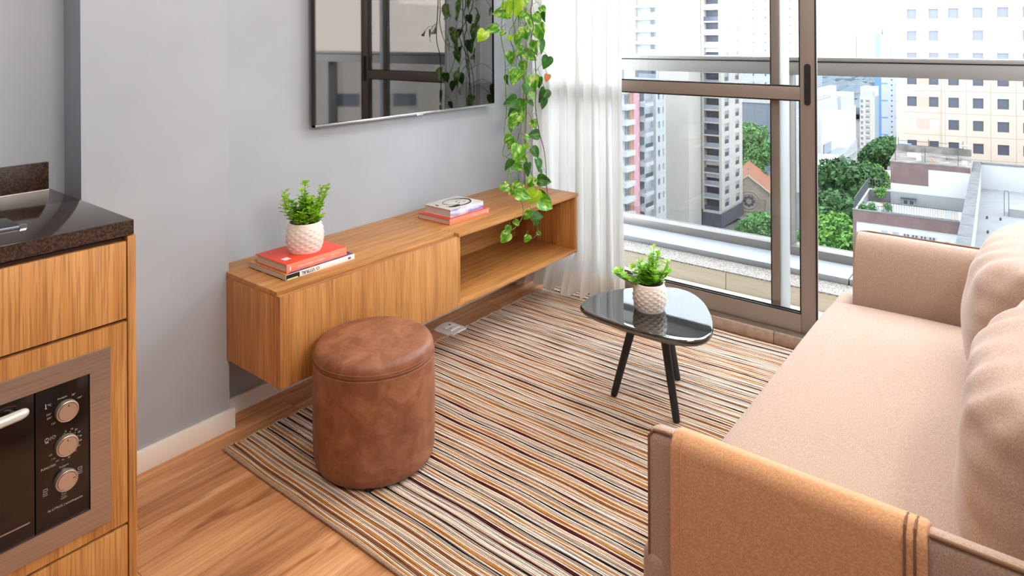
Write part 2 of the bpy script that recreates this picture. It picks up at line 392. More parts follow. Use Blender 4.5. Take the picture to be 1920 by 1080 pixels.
# ------------------------------------------------------------------ floating console
t = thing('floating_console', 'long oak wall-hung console with a flap drawer and an open shelf bay', 'console', (2.15, 2.392, .25))
CX0, CX1, CZ0, CZ1, CYF, XD = 1.262, 3.052, .250, .565, 1.985, 2.112
box('top_board', (CX0, XD + .004, CYF + .003, 2.391, .547, CZ1), m_wx, t, bevel=.0012)
box('top_board', (XD + .0045, CX1 + .004, CYF - .024, 2.391, .547, CZ1), m_wx, t, bevel=.0012)
box('end_panel', (CX0, CX0 + .018, CYF + .004, 2.391, CZ0, .5465), m_wz, t, bevel=.001)
box('end_panel', (CX1 - .018, CX1, CYF - .018, 2.391, CZ0 + .018, .5465), m_wz, t, bevel=.001)
box('divider', (XD, XD + .018, CYF - .018, 2.391, CZ0 + .0185, .5465), m_wz, t, bevel=.001)
box('bottom_board', (CX0 + .0185, XD - .0005, CYF + .004, 2.391, CZ0, CZ0 + .018), m_wx, t, bevel=.001)
box('bottom_board', (XD, CX1, CYF - .018, 2.391, CZ0, CZ0 + .018), m_wx, t, bevel=.001)
box('back_panel', (XD + .0185, CX1 - .0185, 2.372, 2.390, CZ0 + .0185, .5465), m_wx, t)
box('back_panel', (CX0 + .0185, XD - .001, 2.372, 2.390, CZ0 + .0185, .5465), m_wx, t)
dr = box('drawer_front', (CX0 - .004, XD - .002, CYF - .022, CYF - .003, CZ0 + .001, .554), m_wz, t, bevel=.0015)
box('drawer_edge', (CX0 - .0035, XD - .0025, CYF - .0215, CYF - .0035, .5535, .5548), m_wedge, dr)
MB().lathe([(.004, 0), (.004, .006)], (XD + .020, CYF + .03, .330), 10).build('screw_cap', m_gasket, t)

# ------------------------------------------------------------------ books
def page_block(t, x0, x1, y0, y1, z0, z1, mat, n=5):
    pg = MB()
    for i in range(n):
        a = z0 + (z1 - z0) * i / n; b = z0 + (z1 - z0) * (i + 1) / n - .0003; k = .0006 * (i % 2)
        pg.box(x0 + k, x1 - k, y0 + k, y1 - k, a, b)
    return pg.build('page_block', mat, t)
m_pages = P('book_pages', '#cfc4b6', .85)
m_red = noisy('red_orange_cover', [(.3, '#e2452b'), (.7, '#e84a30')], 20, rough=.4)
m_coral = P('coral_spine', '#f08c74', .45)
m_wcov = P('white_cover', '#eceae8', .4)
m_navy = noisy('night_blue_print', [(.35, '#1c1d33'), (.5, '#3a2f66'), (.66, '#6a4fa0')], 26, rough=.35)
m_ochre = noisy('ochre_print', [(.4, '#b8843c'), (.6, '#d9a860')], 60, rough=.4)
m_ink = P('black_ink', '#171314', .4)
m_redink = P('red_ink', '#c8382c', .5)
m_blueink = P('blue_ink', '#3a55a8', .5)
def book(name, label, x0, x1, y0, y1, z0, z1, mc, ms, grp, ct=.0025, hard=True, rz=0.0):
    c = ((x0 + x1) / 2, (y0 + y1) / 2, z0)
    t = thing(name, label, 'book', c, 0, grp)
    box('cover', (x0, x1, y0, y1, z1 - ct, z1), mc, t, bevel=.0006)
    box('back_cover', (x0, x1, y0, y1, z0, z0 + ct), mc, t, bevel=.0006)
    box('spine', (x0, x1, y0 - .0015, y0 + .002, z0, z1), ms, t, bevel=.0008)
    i = .004 if hard else .0008
    page_block(t, x0 + i, x1 - i, y0 + .0022, y1 - i, z0 + ct, z1 - ct, m_pages)
    t.rotation_euler = (0, 0, rz)
    return t
zt = .5655
b1 = book('paperback_book', 'white-spined paperback with dark purple cover under the red book at the console end', 1.338, 1.632, 2.052, 2.285, zt, zt + .020, m_navy, m_wcov, 'books under the plant', .0012, False)
box('cover_band', (1.338, 1.358, 2.056, 2.285, zt + .0200, zt + .0203), m_ochre, b1)
lt = MB()
for k in range(9): lt.box(1.361, 1.373, 2.09 + k * .018, 2.101 + k * .018, zt + .0200, zt + .0203)
lt.build('cover_lettering', m_ochre, b1)
for k, (a, b) in enumerate(((.0, .10), (.13, .165), (.18, .19))): box('cover_mark', (1.3372, 1.3386, 2.07 + a, 2.07 + b, zt + .0002, zt + .0022), m_ink, b1)
box('spine_art', (1.339, 1.392, 2.0495, 2.0506, zt + .002, zt + .019), m_ink, b1)
box('spine_art', (1.342, 1.385, 2.0490, 2.0496, zt + .001, zt + .006), P('lime_print', '#cfd89c', .5), b1)
box('cover_picture', (1.438, 1.462, 2.055, 2.078, zt + .0200, zt + .0203), m_redink, b1)
text('spine_title', 'O VITRAL', .0175, (1.475, 2.0498, zt + .0165), (-1, 0, 0), (0, 0, -1), m_ink, b1)
box('publisher_mark', (1.602, 1.614, 2.0497, 2.0506, zt + .010, zt + .014), m_redink, b1)
box('publisher_mark', (1.602, 1.614, 2.0497, 2.0506, zt + .006, zt + .0095), m_blueink, b1)
z2 = zt + .0207
b2 = book('hardback_book', 'thick red hardback book carrying the potted plant on the console', 1.348, 1.604, 2.062, 2.258, z2, z2 + .030, m_red, m_coral, 'books under the plant', .0025, True)
text('spine_title', 'A Comunidade e o Celeiro', .0105, (1.392, 2.0604, z2 + .010), (1, 0, 0), (0, 0, 1), m_wcov, b2)
text('spine_author', 'Autores e Textos', .0055, (1.53, 2.0604, z2 + .017), (1, 0, 0), (0, 0, 1), m_wcov, b2)
text('spine_author', 'Reunidos', .0055, (1.53, 2.0604, z2 + .009), (1, 0, 0), (0, 0, 1), m_wcov, b2)
box('spine_mark', (1.3600, 1.3645, 2.0598, 2.0606, z2 + .008, z2 + .022), m_wcov, b2)
for k in range(3): box('spine_stripe', (1.594 - k * .0, 1.6038, 2.0598, 2.0606, z2 + .019 + k * .0035, z2 + .0205 + k * .0035), m_ochre, b2)
box('cover_label', (1.372, 1.398, 2.108, 2.134, z2 + .0300, z2 + .0303), m_wcov, b2)
z3 = zt
b3 = book('hardback_book', 'red hardback book lying under the white art book near the shelf bay', 2.183, 2.452, 2.078, 2.283, z3, z3 + .025, m_red, m_coral, 'books by the shelf bay', .0022, True, -.01)
text('spine_title', 'Memórias e a Travessia', .0095, (2.425, 2.0764, z3 + .0155), (-1, 0, 0), (0, 0, -1), m_wcov, b3)
text('spine_author', 'Autores', .0095, (2.235, 2.0764, z3 + .0165), (-1, 0, 0), (0, 0, -1), m_ochre, b3)
box('spine_mark', (2.436, 2.441, 2.0758, 2.0766, z3 + .008, z3 + .018), m_wcov, b3)
z4 = zt + .0257
m_artcover = noisy('pale_art_cover', [(.35, '#c9c4bc'), (.6, '#ddd9d2')], 12, rough=.35)
m_artspine = noisy('white_violet_spine', [(.35, '#e9edf3'), (.5, '#c3cde6'), (.62, '#8f78c4')], (9, 9, 60), rough=.4)
b4 = book('art_book', 'white art book with black ink drawing on its cover, atop a red book', 2.205, 2.425, 2.092, 2.262, z4, z4 + .036, m_artcover, m_artspine, 'books by the shelf bay', .0028, True, -.02)
zz = z4 + .0364
arc = [(2.318 + .085 * math.cos(a), 2.172 + .062 * math.sin(a), zz) for a in [math.radians(200 + k * 14) for k in range(18)]]
MB().tube(arc, [.0005 + .0035 * math.sin(PI * k / 17) for k in range(18)], 4).build('ink_line', m_ink, b4)
arc = [(2.325 + .064 * math.cos(a), 2.182 + .048 * math.sin(a), zz) for a in [math.radians(60 + k * 11) for k in range(18)]]
MB().tube(arc, [.0004 + .0012 * math.sin(PI * k / 17) for k in range(18)], 4).build('ink_line', m_ink, b4)
for poly in ([(2.272 + (.030 + .009 * math.sin(3 * a)) * math.cos(a), 2.124 + (.019 + .006 * math.cos(2 * a)) * math.sin(a)) for a in [2 * PI * k / 20 for k in range(20)]],
             [(2.215, 2.190), (2.225, 2.212), (2.236, 2.206), (2.226, 2.184)], [(2.318, 2.150), (2.336, 2.156), (2.336, 2.160), (2.316, 2.154)], [(2.325, 2.172), (2.345, 2.182), (2.343, 2.186), (2.323, 2.176)]):
    MB().prism(poly, zz - .0004, zz + .0002).build('ink_blot', m_ink, b4)
box('ink_lip', (2.350, 2.368, 2.148, 2.153, zz - .0004, zz + .0002), m_redink, b4)
box('spine_mark', (2.262, 2.265, 2.0896, 2.0908, z4 + .010, z4 + .030), m_wcov, b4)
box('spine_mark', (2.254, 2.273, 2.0896, 2.0908, z4 + .019, z4 + .022), m_wcov, b4)

# ------------------------------------------------------------------ potted plants
def dpot(t, c, R, H, mat):
    seg, rows = 72, 40; vs = []; fs = []
    def rad(z):
        q = z / H
        return R * (.80 + .235 * math.sin(PI * min(1, (q * .80 + .13))) ) if q < .9 else R * .955
    for i in range(rows + 1):
        z = H * i / rows
        for k in range(seg):
            a = 2 * PI * k / seg; r = R * (.78 + .24 * math.sin(PI * (.12 + .74 * i / rows)))
            q = i / rows
            if .05 < q < .87:
                u = a / (2 * PI) * 12; v = (q - .05) / .82 * 4.0
                p1 = abs(((u + v) % 1) - .5) * 2; p2 = abs(((u - v) % 1) - .5) * 2
                r += R * .06 * (min(1 - p1, 1 - p2) - .25)
            vs.append((c[0] + r * math.cos(a), c[1] + r * math.sin(a), c[2] + z))
    for i in range(rows):
        for k in range(seg):
            k2 = (k + 1) % seg; fs.append((i * seg + k, i * seg + k2, (i + 1) * seg + k2, (i + 1) * seg + k))
    fs.append(tuple(range(seg - 1, -1, -1)))
    rt = R * (.78 + .24 * math.sin(PI * .86))
    mb = MB(); mb.add(vs, fs)
    mb.lathe([(rt, H), (rt * .96, H + .002), (rt * .90, H), (rt * .88, H - .018)], c, seg, cap=False)
    o = mb.build('pot', mat, t, smooth=True, angle=28)
    MB().lathe([(rt * .885, H - .016), (rt * .5, H - .012), (.002, H - .010)], c, 24, cap=False).build('soil', m_soil, t)
    return rt
def shrub(t, base, stems, rng, leaf=.012):
    fol = MB(); st = MB()
    for (dx, dy, h, bend, dens) in stems:
        p0 = Vector(base) + Vector((dx * .25, dy * .25, 0)); p1 = Vector(base) + Vector((dx, dy, h))
        pm = (p0 + p1) / 2 + Vector((dx * bend, dy * bend, h * .08))
        path = []
        for k in range(9):
            q = k / 8; path.append(p0 * (1 - q) ** 2 + pm * 2 * q * (1 - q) + p1 * q * q)
        st.tube(path, [.0016 - .0009 * k / 8 for k in range(9)], 5)
        n = int(dens)
        for j in range(n):
            q = .12 + .88 * (j + .5) / n; i = min(7, int(q * 8)); p = path[i].lerp(path[i + 1], q * 8 - i)
            for s_ in range(2):
                a = j * 1.7 + s_ * PI + rng.uniform(-.5, .5); el = rng.uniform(.1, .9)
                d = Vector((math.cos(a) * math.cos(el), math.sin(a) * math.cos(el), math.sin(el)))
                L = leaf * rng.uniform(.8, 1.3) * (1.1 - .3 * q); W = L * .50
                side = d.cross(Vector((0, 0, 1))); side = side.normalized() if side.length > .01 else Vector((1, 0, 0))
                nrm = side.cross(d); b0 = p + d * .003
                pr = [(0, 0, 0), (.22, .62, .06), (.5, 1, .10), (.8, .75, .06), (1, 0, -.02), (.8, -.75, .06), (.5, -1, .10), (.22, -.62, .06)]
                fol.add([b0 + d * (L * a_) + side * (W * b_) + nrm * (L * c_) for a_, b_, c_ in pr] + [b0 + d * L * .5],
                        [(k, (k + 1) % 8, 8) for k in range(8)])
    st.build('stems', m_stemd, t, smooth=True)
    f = fol.build('foliage', m_leafs, t, smooth=True, angle=80); f['kind'] = 'stuff'
rng = random.Random(3)
zp = zt + .0207 + .0306
pl = thing('potted_plant', 'small leafy plant in a white diamond-pattern pot on the red console book', 'plant', (1.487, 2.135, zp), group='small plants in white diamond pots')
rt = dpot(pl, (1.487, 2.155, zp), .066, .105, m_pot)
st = []
for k in range(30):
    a = rng.uniform(0, 2 * PI); r = rng.uniform(.0, .062); st.append((r * math.cos(a), r * math.sin(a), rng.uniform(.035, .105) * (1.15 - r * 4), rng.uniform(-.1, .4), rng.randint(9, 13)))
st += [(-.075, .02, .125, .3, 13), (-.050, .055, .130, .2, 12), (.035, -.062, .150, .1, 15), (.058, -.055, .142, .2, 14), (.005, .005, .165, .0, 15), (-.02, -.01, .140, .1, 12), (.068, .0, .09, .3, 10), (-.06, .05, .085, .3, 10)]
shrub(pl, (1.487, 2.155, zp + .088), st, rng, .0205)
ZT = .362
p2 = thing('potted_plant', 'small leafy plant in a white diamond-pattern pot on the black coffee table', 'plant', (2.345, 1.185, ZT), group='small plants in white diamond pots')
dpot(p2, (2.345, 1.185, ZT), .062, .100, m_pot)
st = []
for k in range(20):
    a = rng.uniform(0, 2 * PI); r = rng.uniform(.0, .045); st.append((r * math.cos(a), r * math.sin(a), rng.uniform(.03, .075), rng.uniform(-.1, .4), rng.randint(7, 11)))
st += [(-.10, .085, .075, .3, 16), (-.085, .10, .055, .3, 14), (-.06, .05, .085, .2, 12), (.012, -.012, .150, .1, 16), (.03, -.02, .125, .1, 14), (-.005, .0, .12, .1, 13), (.055, -.05, .10, .3, 13), (.06, -.05, .055, .3, 10), (-.03, .03, .105, .1, 12)]
shrub(p2, (2.345, 1.185, ZT + .084), st, rng, .021)
# ------------------------------------------------------------------ trailing pothos
STR = {
 'A': [(2.62, 2.12, 1.748), (2.619, 2.12, 1.588), (2.605, 2.12, 1.428), (2.609, 2.12, 1.375), (2.633, 2.12, 1.294), (2.637, 2.12, 1.16), (2.64, 2.12, 1.08), (2.64, 2.12, 1.013), (2.626, 2.12, 0.947), (2.583, 2.083, 0.889), (2.52, 2.045, 0.837), (2.55, 2.03, 0.808), (2.475, 1.978, 0.737), (2.455, 1.955, 0.706), (2.48, 1.94, 0.669), (2.524, 1.94, 0.625), (2.541, 1.94, 0.579), (2.524, 1.94, 0.54), (2.47, 1.94, 0.511), (2.422, 1.94, 0.503), (2.387, 1.94, 0.472)],
 'B': [(2.768, 2.15, 1.761), (2.784, 2.15, 1.596), (2.783, 2.15, 1.457), (2.796, 2.15, 1.359), (2.818, 2.15, 1.233), (2.84, 2.15, 1.147), (2.849, 2.15, 1.034), (2.818, 2.135, 0.897), (2.733, 2.075, 0.804), (2.646, 2.055, 0.783), (2.562, 2.033, 0.76), (2.498, 1.993, 0.706)],
 'C': [(2.825, 2.11, 1.763), (2.852, 2.11, 1.597), (2.837, 2.11, 1.54), (2.86, 2.11, 1.457), (2.841, 2.11, 1.401), (2.873, 2.11, 1.288), (2.881, 2.11, 1.146), (2.875, 2.11, 1.034), (2.898, 2.11, 0.933), (2.886, 2.088, 0.88), (2.866, 2.05, 0.815), (2.811, 1.998, 0.733), (2.751, 1.953, 0.667), (2.728, 1.93, 0.603), (2.696, 1.93, 0.549), (2.651, 1.93, 0.514), (2.646, 1.93, 0.463), (2.607, 1.93, 0.436), (2.547, 1.93, 0.455)],
 'D': [(2.826, 2.17, 1.767), (2.847, 2.17, 1.599), (2.782, 2.17, 1.485), (2.732, 2.17, 1.429), (2.754, 2.17, 1.36), (2.821, 2.17, 1.26), (2.852, 2.17, 1.132), (2.832, 2.17, 0.992), (2.823, 2.17, 0.922), (2.746, 2.132, 0.865)],
 'E': [(2.656, 2.09, 1.749), (2.667, 2.09, 1.562), (2.662, 2.09, 1.481), (2.705, 2.09, 1.374), (2.785, 2.09, 1.332), (2.762, 2.09, 1.236), (2.716, 2.09, 1.184)],
}
LEAF = [(2.669,2.132,1.545,0.066,0,1),(2.757,2.144,1.564,0.08,0,1),(2.841,2.15,1.589,0.044,20,0),(2.646,2.164,1.525,0.054,-80,0),(2.56,2.144,1.443,0.059,-75,0),(2.509,2.162,1.411,0.052,-25,1),(2.556,2.073,1.422,0.029,-60,0),(2.771,2.117,1.514,0.037,-30,0),(2.891,2.164,1.493,0.057,20,0),(2.926,2.135,1.505,0.051,30,0),(3.014,2.16,1.55,0.039,40,0),(2.917,2.081,1.51,0.044,0,2),(2.922,2.117,1.432,0.076,5,0),(2.772,2.095,1.425,0.055,0,0),(2.745,2.124,1.404,0.055,-30,0),(2.681,2.127,1.398,0.03,-60,1),(2.817,2.071,1.357,0.049,-20,0),(2.908,2.092,1.353,0.063,5,2),(2.726,2.098,1.349,0.036,30,0),(2.741,2.162,1.297,0.055,-5,0),(2.871,2.147,1.303,0.063,60,0),(2.948,2.086,1.27,0.057,-5,2),(2.823,2.15,1.248,0.05,10,0),(2.672,2.084,1.207,0.066,-40,0),(2.67,2.132,1.185,0.042,-10,2),(2.82,2.083,1.166,0.068,15,0),(2.855,2.07,1.168,0.05,0,2),(3.048,2.157,1.177,0.036,0,3),(2.765,2.091,1.133,0.049,20,2),(2.821,2.092,1.098,0.037,45,0),(3.023,2.168,1.083,0.065,-30,2),(3.013,2.157,1.039,0.052,-5,2),(2.656,2.099,1.077,0.06,-60,2),(2.832,2.166,1.041,0.063,-15,0),(2.854,2.124,1.054,0.031,60,2),(2.71,2.138,1.022,0.049,-20,2),(2.664,2.09,0.993,0.054,-40,0),(2.819,2.164,0.982,0.05,30,0),(2.9,2.139,0.941,0.038,30,0),(2.741,2.167,0.941,0.037,15,0),(2.769,2.159,0.972,0.051,20,0),(2.657,2.1,0.95,0.037,0,0),(2.853,2.106,0.944,0.039,30,0),(2.578,2.058,0.907,0.042,-50,0),(2.58,2.04,0.881,0.048,-20,0),(2.793,2.058,0.9,0.048,-80,2),(2.752,2.075,0.891,0.025,60,0),(2.757,2.079,0.843,0.025,20,1),(2.586,2.003,0.845,0.066,-15,0),(2.807,2.069,0.805,0.051,50,2),(2.514,2.004,0.799,0.047,-60,2),(2.743,1.999,0.762,0.05,20,2),(2.63,2.045,0.765,0.055,70,0),(2.656,2.004,0.753,0.055,-20,2),(2.736,1.979,0.728,0.031,20,2),(2.643,1.968,0.696,0.048,-30,0),(2.78,1.992,0.673,0.056,75,2),(2.36,1.91,0.727,0.039,-80,0),(2.568,1.998,0.672,0.06,-30,0),(2.474,1.892,0.672,0.057,70,0),(2.654,1.965,0.622,0.066,-25,1),(2.745,1.974,0.616,0.037,80,2),(2.697,1.925,0.583,0.067,55,0),(2.586,1.945,0.546,0.041,-60,0),(2.636,1.934,0.534,0.048,75,2),(2.487,1.939,0.533,0.029,20,0),(2.413,1.925,0.52,0.034,-10,0),(2.387,1.926,0.492,0.045,-35,0),(2.625,1.93,0.507,0.03,-20,2),(2.681,1.949,0.437,0.021,30,0),(2.553,1.93,0.447,0.032,-10,0),(2.496,1.967,0.675,0.035,-40,0),(2.724,2.078,0.787,0.038,40,0),(2.739,2.164,1.561,0.039,-20,0),(2.783,2.104,1.517,0.039,40,0),(2.807,2.105,1.428,0.036,10,2),(2.76,2.122,1.318,0.039,-40,0),(2.683,2.148,1.51,0.038,-60,0),(2.833,2.081,1.331,0.039,30,2),(2.756,2.145,1.221,0.036,-30,0)]

t = thing('hanging_pothos', 'trailing pothos with heart-shaped leaves hanging between television and curtain', 'plant', (2.78, 2.12, 2.05))
def spl(P_, n=6):
    out = []; P_ = [Vector(p) for p in P_]; m = len(P_)
    for i in range(m - 1):
        p0, p1, p2_, p3 = P_[max(i - 1, 0)], P_[i], P_[i + 1], P_[min(i + 2, m - 1)]
        for j in range(n):
            u = j / n; out.append(.5 * ((2 * p1) + (p2_ - p0) * u + (2 * p0 - 5 * p1 + 4 * p2_ - p3) * u * u + (3 * p1 - p0 - 3 * p2_ + p3) * u ** 3))
    out.append(P_[-1]); return out
allp = []
for k, pts in STR.items():
    top = Vector((2.78 + (pts[0][0] - 2.74) * .4, 2.12, 2.19)); rim = Vector((2.78 + (pts[0][0] - 2.74) * .75, 2.04 + .02 * len(k), 2.16))
    path = [top, rim] + [Vector(p) for p in pts]; path = spl(path); allp += path[8:]
    MB().tube(path, [.0026 - .0011 * i / len(path) for i in range(len(path))], 6).build('vine', m_stemd if k == 'C' else m_stem, t, smooth=True)
MB().lathe([(.06, 2.05), (.085, 2.08), (.098, 2.16), (.102, 2.19), (.096, 2.19), (.09, 2.17)], (2.78, 2.12, 0), 32).build('pot', m_pot, t, smooth=True, angle=40)
hk = MB()
for a in (0, 2.1, 4.2): hk.tube([(2.78 + .1 * math.cos(a), 2.12 + .1 * math.sin(a), 2.185), (2.78, 2.12, 2.45)], .0015, 5)
hk.tube([(2.78, 2.12, 2.45), (2.78, 2.12, 2.6)], .002, 5).build('hanger', m_blackmatt, t)
def leafmesh(name, fold, droop, mat):
    half = [(0, .0), (.10, -.085), (.27, -.10), (.42, .02), (.47, .20), (.43, .42), (.31, .66), (.15, .86), (0, 1.02)]
    vs = []; fs = []
    for i, (x, yv_) in enumerate(half):
        mid = .06 + (yv_ - 0) * .96 if 0 < i < len(half) - 1 else (.04 if i == 0 else 1.02)
        mid = max(.04, min(1.02, mid)) if i else .04
        zc = -droop * mid * mid
        for sx in (-1, -.5, 0, .5, 1):
            q = abs(sx); yy = mid + (yv_ - mid) * q; zz = -droop * yy * yy + fold * (x * q) ** .9 * (1 if x * q > 0 else 0) - .35 * fold * (q ** 2) * x
            vs.append((x * sx, yy, zz))
    for i in range(len(half) - 1):
        for k in range(4): a = i * 5 + k; fs.append((a, a + 1, a + 6, a + 5))
    me = bpy.data.meshes.new(name); me.from_pydata(vs, [], fs); me.materials.append(mat)
    me.polygons.foreach_set('use_smooth', [True] * len(fs)); return me
lm = {}
for m, mat in enumerate((m_poth, m_pothy, m_poths, m_dry)):
    lm[m] = [leafmesh('leaf', f_, d_, mat) for f_, d_ in ((.25, .12), (.5, .25), (.12, .30), (.8, .18))]
pet = MB(); r3 = random.Random(9); ctr = Vector((2.78, 2.12, 2.05))
fwd = Vector((.785, .619, 0)); rgt = Vector((.619, -.785, 0))
for (x, y, z, L, an, m) in LEAF:
    c = Vector((x, y, z)); a = math.radians(an + r3.uniform(-12, 12))
    tip = (rgt * math.sin(a) + Vector((0, 0, -1)) * math.cos(a) - fwd * r3.uniform(-.1, .45)).normalized()
    nv = (-fwd + Vector((0, 0, .45)) + rgt * r3.uniform(-.7, .7)).normalized()
    if m == 2: nv = (nv + rgt * r3.choice([-.9, .9])).normalized()
    side = tip.cross(nv).normalized(); nv = side.cross(tip).normalized()
    base = c - tip * (L * .5); sc = L * 1.22
    o = bpy.data.objects.new('leaf', r3.choice(lm[m])); C.objects.link(o); o.parent = t
    mm = Matrix((side, tip, nv)).transposed().to_4x4(); mm.translation = base - ctr
    o.matrix_local = mm @ Matrix.Diagonal((sc * r3.uniform(.88, 1.1), sc, sc, 1))
    near = min(allp, key=lambda p: (p - base - Vector((0, 0, .02))).length)
    md = (near + base) / 2 + Vector((0, 0, .012 + .12 * (near - base).length)) - tip * .012
    pet.tube(spl([near, md, base, base + tip * .004], 4), .0011, 5)
pet.build('petioles', m_stem, t, smooth=True)

# ------------------------------------------------------------------ curtain
t = thing('sheer_curtain', 'white sheer curtain gathered at the end of the grey wall', 'curtain', (3.08, 2.05, 0))
NF, NZ = 220, 34
zs = [.028 + (2.33 - .028) * (k / NZ) ** 1.35 for k in range(NZ + 1)]
def cpt(q, z):
    yy = 2.372 - q * (2.372 - 1.715)
    fold = 14.0 * q + .55 * math.sin(5.1 * q + 1.2)
    low = max(0.0, min(1.0, (1.1 - z) / 1.1))
    amp = .015 + .014 * math.sin(7 * q + .6) ** 2 + .016 * low
    x = 3.098 + amp * math.sin(2 * PI * fold) + .008 * math.sin(2 * PI * fold * .5 + z * 1.3)
    if z < .24 and yy > 1.86:
        k = min(1, (.24 - z) / .2) * min(1, (yy - 1.86) / .12)
        x -= .075 * k
    else:
        x = max(x, 3.062) if (yy > 1.95 and z < .60) else x
    yy += .010 * math.sin(2 * PI * fold * .5 + 1) + .020 * low * (q - .35) * -1.0
    return (min(x, 3.152), yy, z)
def curtain_part(nm, za, zb, mat, off=0.0):
    zz = [z for z in zs if za - 1e-6 <= z <= zb + 1e-6]
    if zz[0] > za + 1e-4: zz = [za] + zz
    if zz[-1] < zb - 1e-4: zz = zz + [zb]
    vs = []; fs = []
    for z in zz:
        for k in range(NF + 1):
            p = cpt(k / NF, z); zz_ = p[2] + (.012 * math.sin(k * .21) + .006 * math.sin(k * .8) if z < .05 else 0); vs.append((p[0] - off, p[1], max(zz_, .012)))
    for i in range(len(zz) - 1):
        for k in range(NF): a = i * (NF + 1) + k; fs.append((a, a + 1, a + NF + 2, a + NF + 1))
    return MB().add(vs, fs).build(nm, mat, t, smooth=True, angle=180)
curtain_part('fabric', .145, 2.33, m_sheer)
curtain_part('hem', .028, .145, m_hem)
MB().tube([(3.10, 2.385, 2.345), (3.10, 1.6, 2.345)], .011, 10).build('curtain_rod', m_silver, t)

# ------------------------------------------------------------------ floor outlet
t = thing('floor_outlet', 'white outlet plate lying on the floor at the rug edge', 'outlet', (2.355, 2.237, 0))
pm = MB(); nseg = 12; vs = []
for i in range(nseg + 1):
    q = i / nseg; xx = 2.296 + q * .118; hh = .004 + .009 * math.sin(PI * q)
    vs += [(xx, 2.178, 0), (xx, 2.178, hh), (xx, 2.298, hh), (xx, 2.298, 0)]
fs = []
for i in range(nseg):
    a = i * 4; fs += [(a, a + 1, a + 5, a + 4), (a + 1, a + 2, a + 6, a + 5), (a + 2, a + 3, a + 7, a + 6)]
fs += [(0, 3, 2, 1), (nseg * 4, nseg * 4 + 1, nseg * 4 + 2, nseg * 4 + 3)]
pm.add(vs, fs).build('plate', P('outlet_plastic', '#ecebe8', .35), t, smooth=True)
m_mod = P('outlet_module', '#f4f3f0', .3)
box('module', (2.325, 2.385, 2.208, 2.238, .0105, .0150), m_mod, t, bevel=.001)
box('module', (2.325, 2.385, 2.242, 2.272, .0105, .0150), m_mod, t, bevel=.001)
MB().lathe([(.0055, 0), (.0055, .0006)], (2.366, 2.257, .0150), 14).build('socket_hole', m_gasket, t)
box('slot', (2.332, 2.344, 2.220, 2.224, .0150, .0156), m_gasket, t)

# ------------------------------------------------------------------ striped rug (one rib per yarn row)
yarn = {'cream': '#f0e4d8', 'taupe': '#b49f8d', 'mustard': '#bf8240', 'brown': '#8c5730', 'navy': '#191c24', 'maroon': '#541a16', 'sand': '#d3b698', 'grey': '#a39c94'}
ymats = []
for k_, c_ in yarn.items():
    ymats.append(fabric('rug_yarn_' + k_, [(.3, tuple(x * .72 for x in lin(c_)[:3]) + (1,)), (.6, lin(c_))], (500, 160, 500), bump=.9, sheen=.1))
yi = list(yarn)
rt_ = thing('striped_rug', 'flat woven rug with cream, mustard, navy and maroon stripes', 'rug', (2.1, 1.2, 0))
r2 = random.Random(21)
RX0, RX1, RY0, RY1 = 1.192, 3.118, .10, 2.195
PITCH = .0052
seq = []
while len(seq) < 460:
    blk = r2.choice([['cream', 'cream', 'taupe', 'cream', 'mustard', 'cream', 'sand'], ['cream', 'sand', 'mustard', 'cream', 'taupe'], ['cream', 'taupe', 'taupe', 'cream', 'sand', 'cream'], ['cream', 'mustard', 'mustard', 'cream', 'sand', 'taupe', 'cream'], ['sand', 'cream', 'cream', 'taupe', 'cream', 'grey']])
    acc = r2.choice([['navy'], ['maroon'], ['brown'], ['brown', 'brown'], ['maroon', 'maroon'], ['mustard', 'brown'], ['taupe', 'navy']])
    seq += blk + acc
NYR = 46
nr = int((RX1 - RX0) / PITCH)
rugm = MB()
for i in range(nr):
    rugm.mat(yi.index(seq[i])); x0 = RX0 + i * PITCH; vs = []; fs = []
    ph = r2.uniform(0, 6.28)
    for j in range(NYR + 1):
        yy = RY0 + (RY1 - RY0) * j / NYR
        yy += (.004 * math.sin(i * .35) + r2.uniform(-.002, .002)) if j == NYR else 0
        wv = .0022 * math.sin(yy * 7 + x0 * 3) + .0012 * math.sin(yy * 19 + ph * .15 + x0 * 9)
        wz = .0010 * math.sin(yy * 23 + ph)
        for q, h in ((0, .0028), (.25, .0064), (.75, .0064), (1, .0028)): vs.append((x0 + q * PITCH + wv, yy, max(.0015, h + (wz if 0 < q < 1 else 0))))
    for j in range(NYR):
        for k in range(3): a = j * 4 + k; fs.append((a, a + 1, a + 5, a + 4))
    e = NYR * 4; fs.append((e, e + 1, e + 2, e + 3))
    rugm.add(vs, fs)
rugm.build('pile', ymats, rt_, smooth=True, angle=60, kind='stuff')
box('backing', (RX0 + .002, RX1 - .002, RY0, RY1 - .003, .0002, .0028), ymats[1], rt_)
eb = MB(); path = []; rad = []
for k in range(700):
    yy = RY0 + (RY1 - RY0) * k / 699; path.append((RX0 - .0015 + .0022 * math.sin(yy * 7 + RX0 * 3), yy, .0062)); rad.append(.0054 + .0009 * math.sin(k * 1.9))
eb.tube(path, rad, 6).build('serged_edge', fabric('rug_binding', [(.3, '#8f745f'), (.7, '#b89c85')], (300, 500, 300), bump=.8), rt_, smooth=True)
eb = MB(); path = []; rad = []
for k in range(500):
    xx = RX0 + (RX1 - RX0) * k / 499; path.append((xx, RY1 + .001 + .004 * math.sin((xx - RX0) / PITCH * .35), .0045)); rad.append(.0036 + .0007 * math.sin(k * 1.9))
eb.tube(path, rad, 5).build('end_binding', ymats[1], rt_, smooth=True)
ZR = .0068
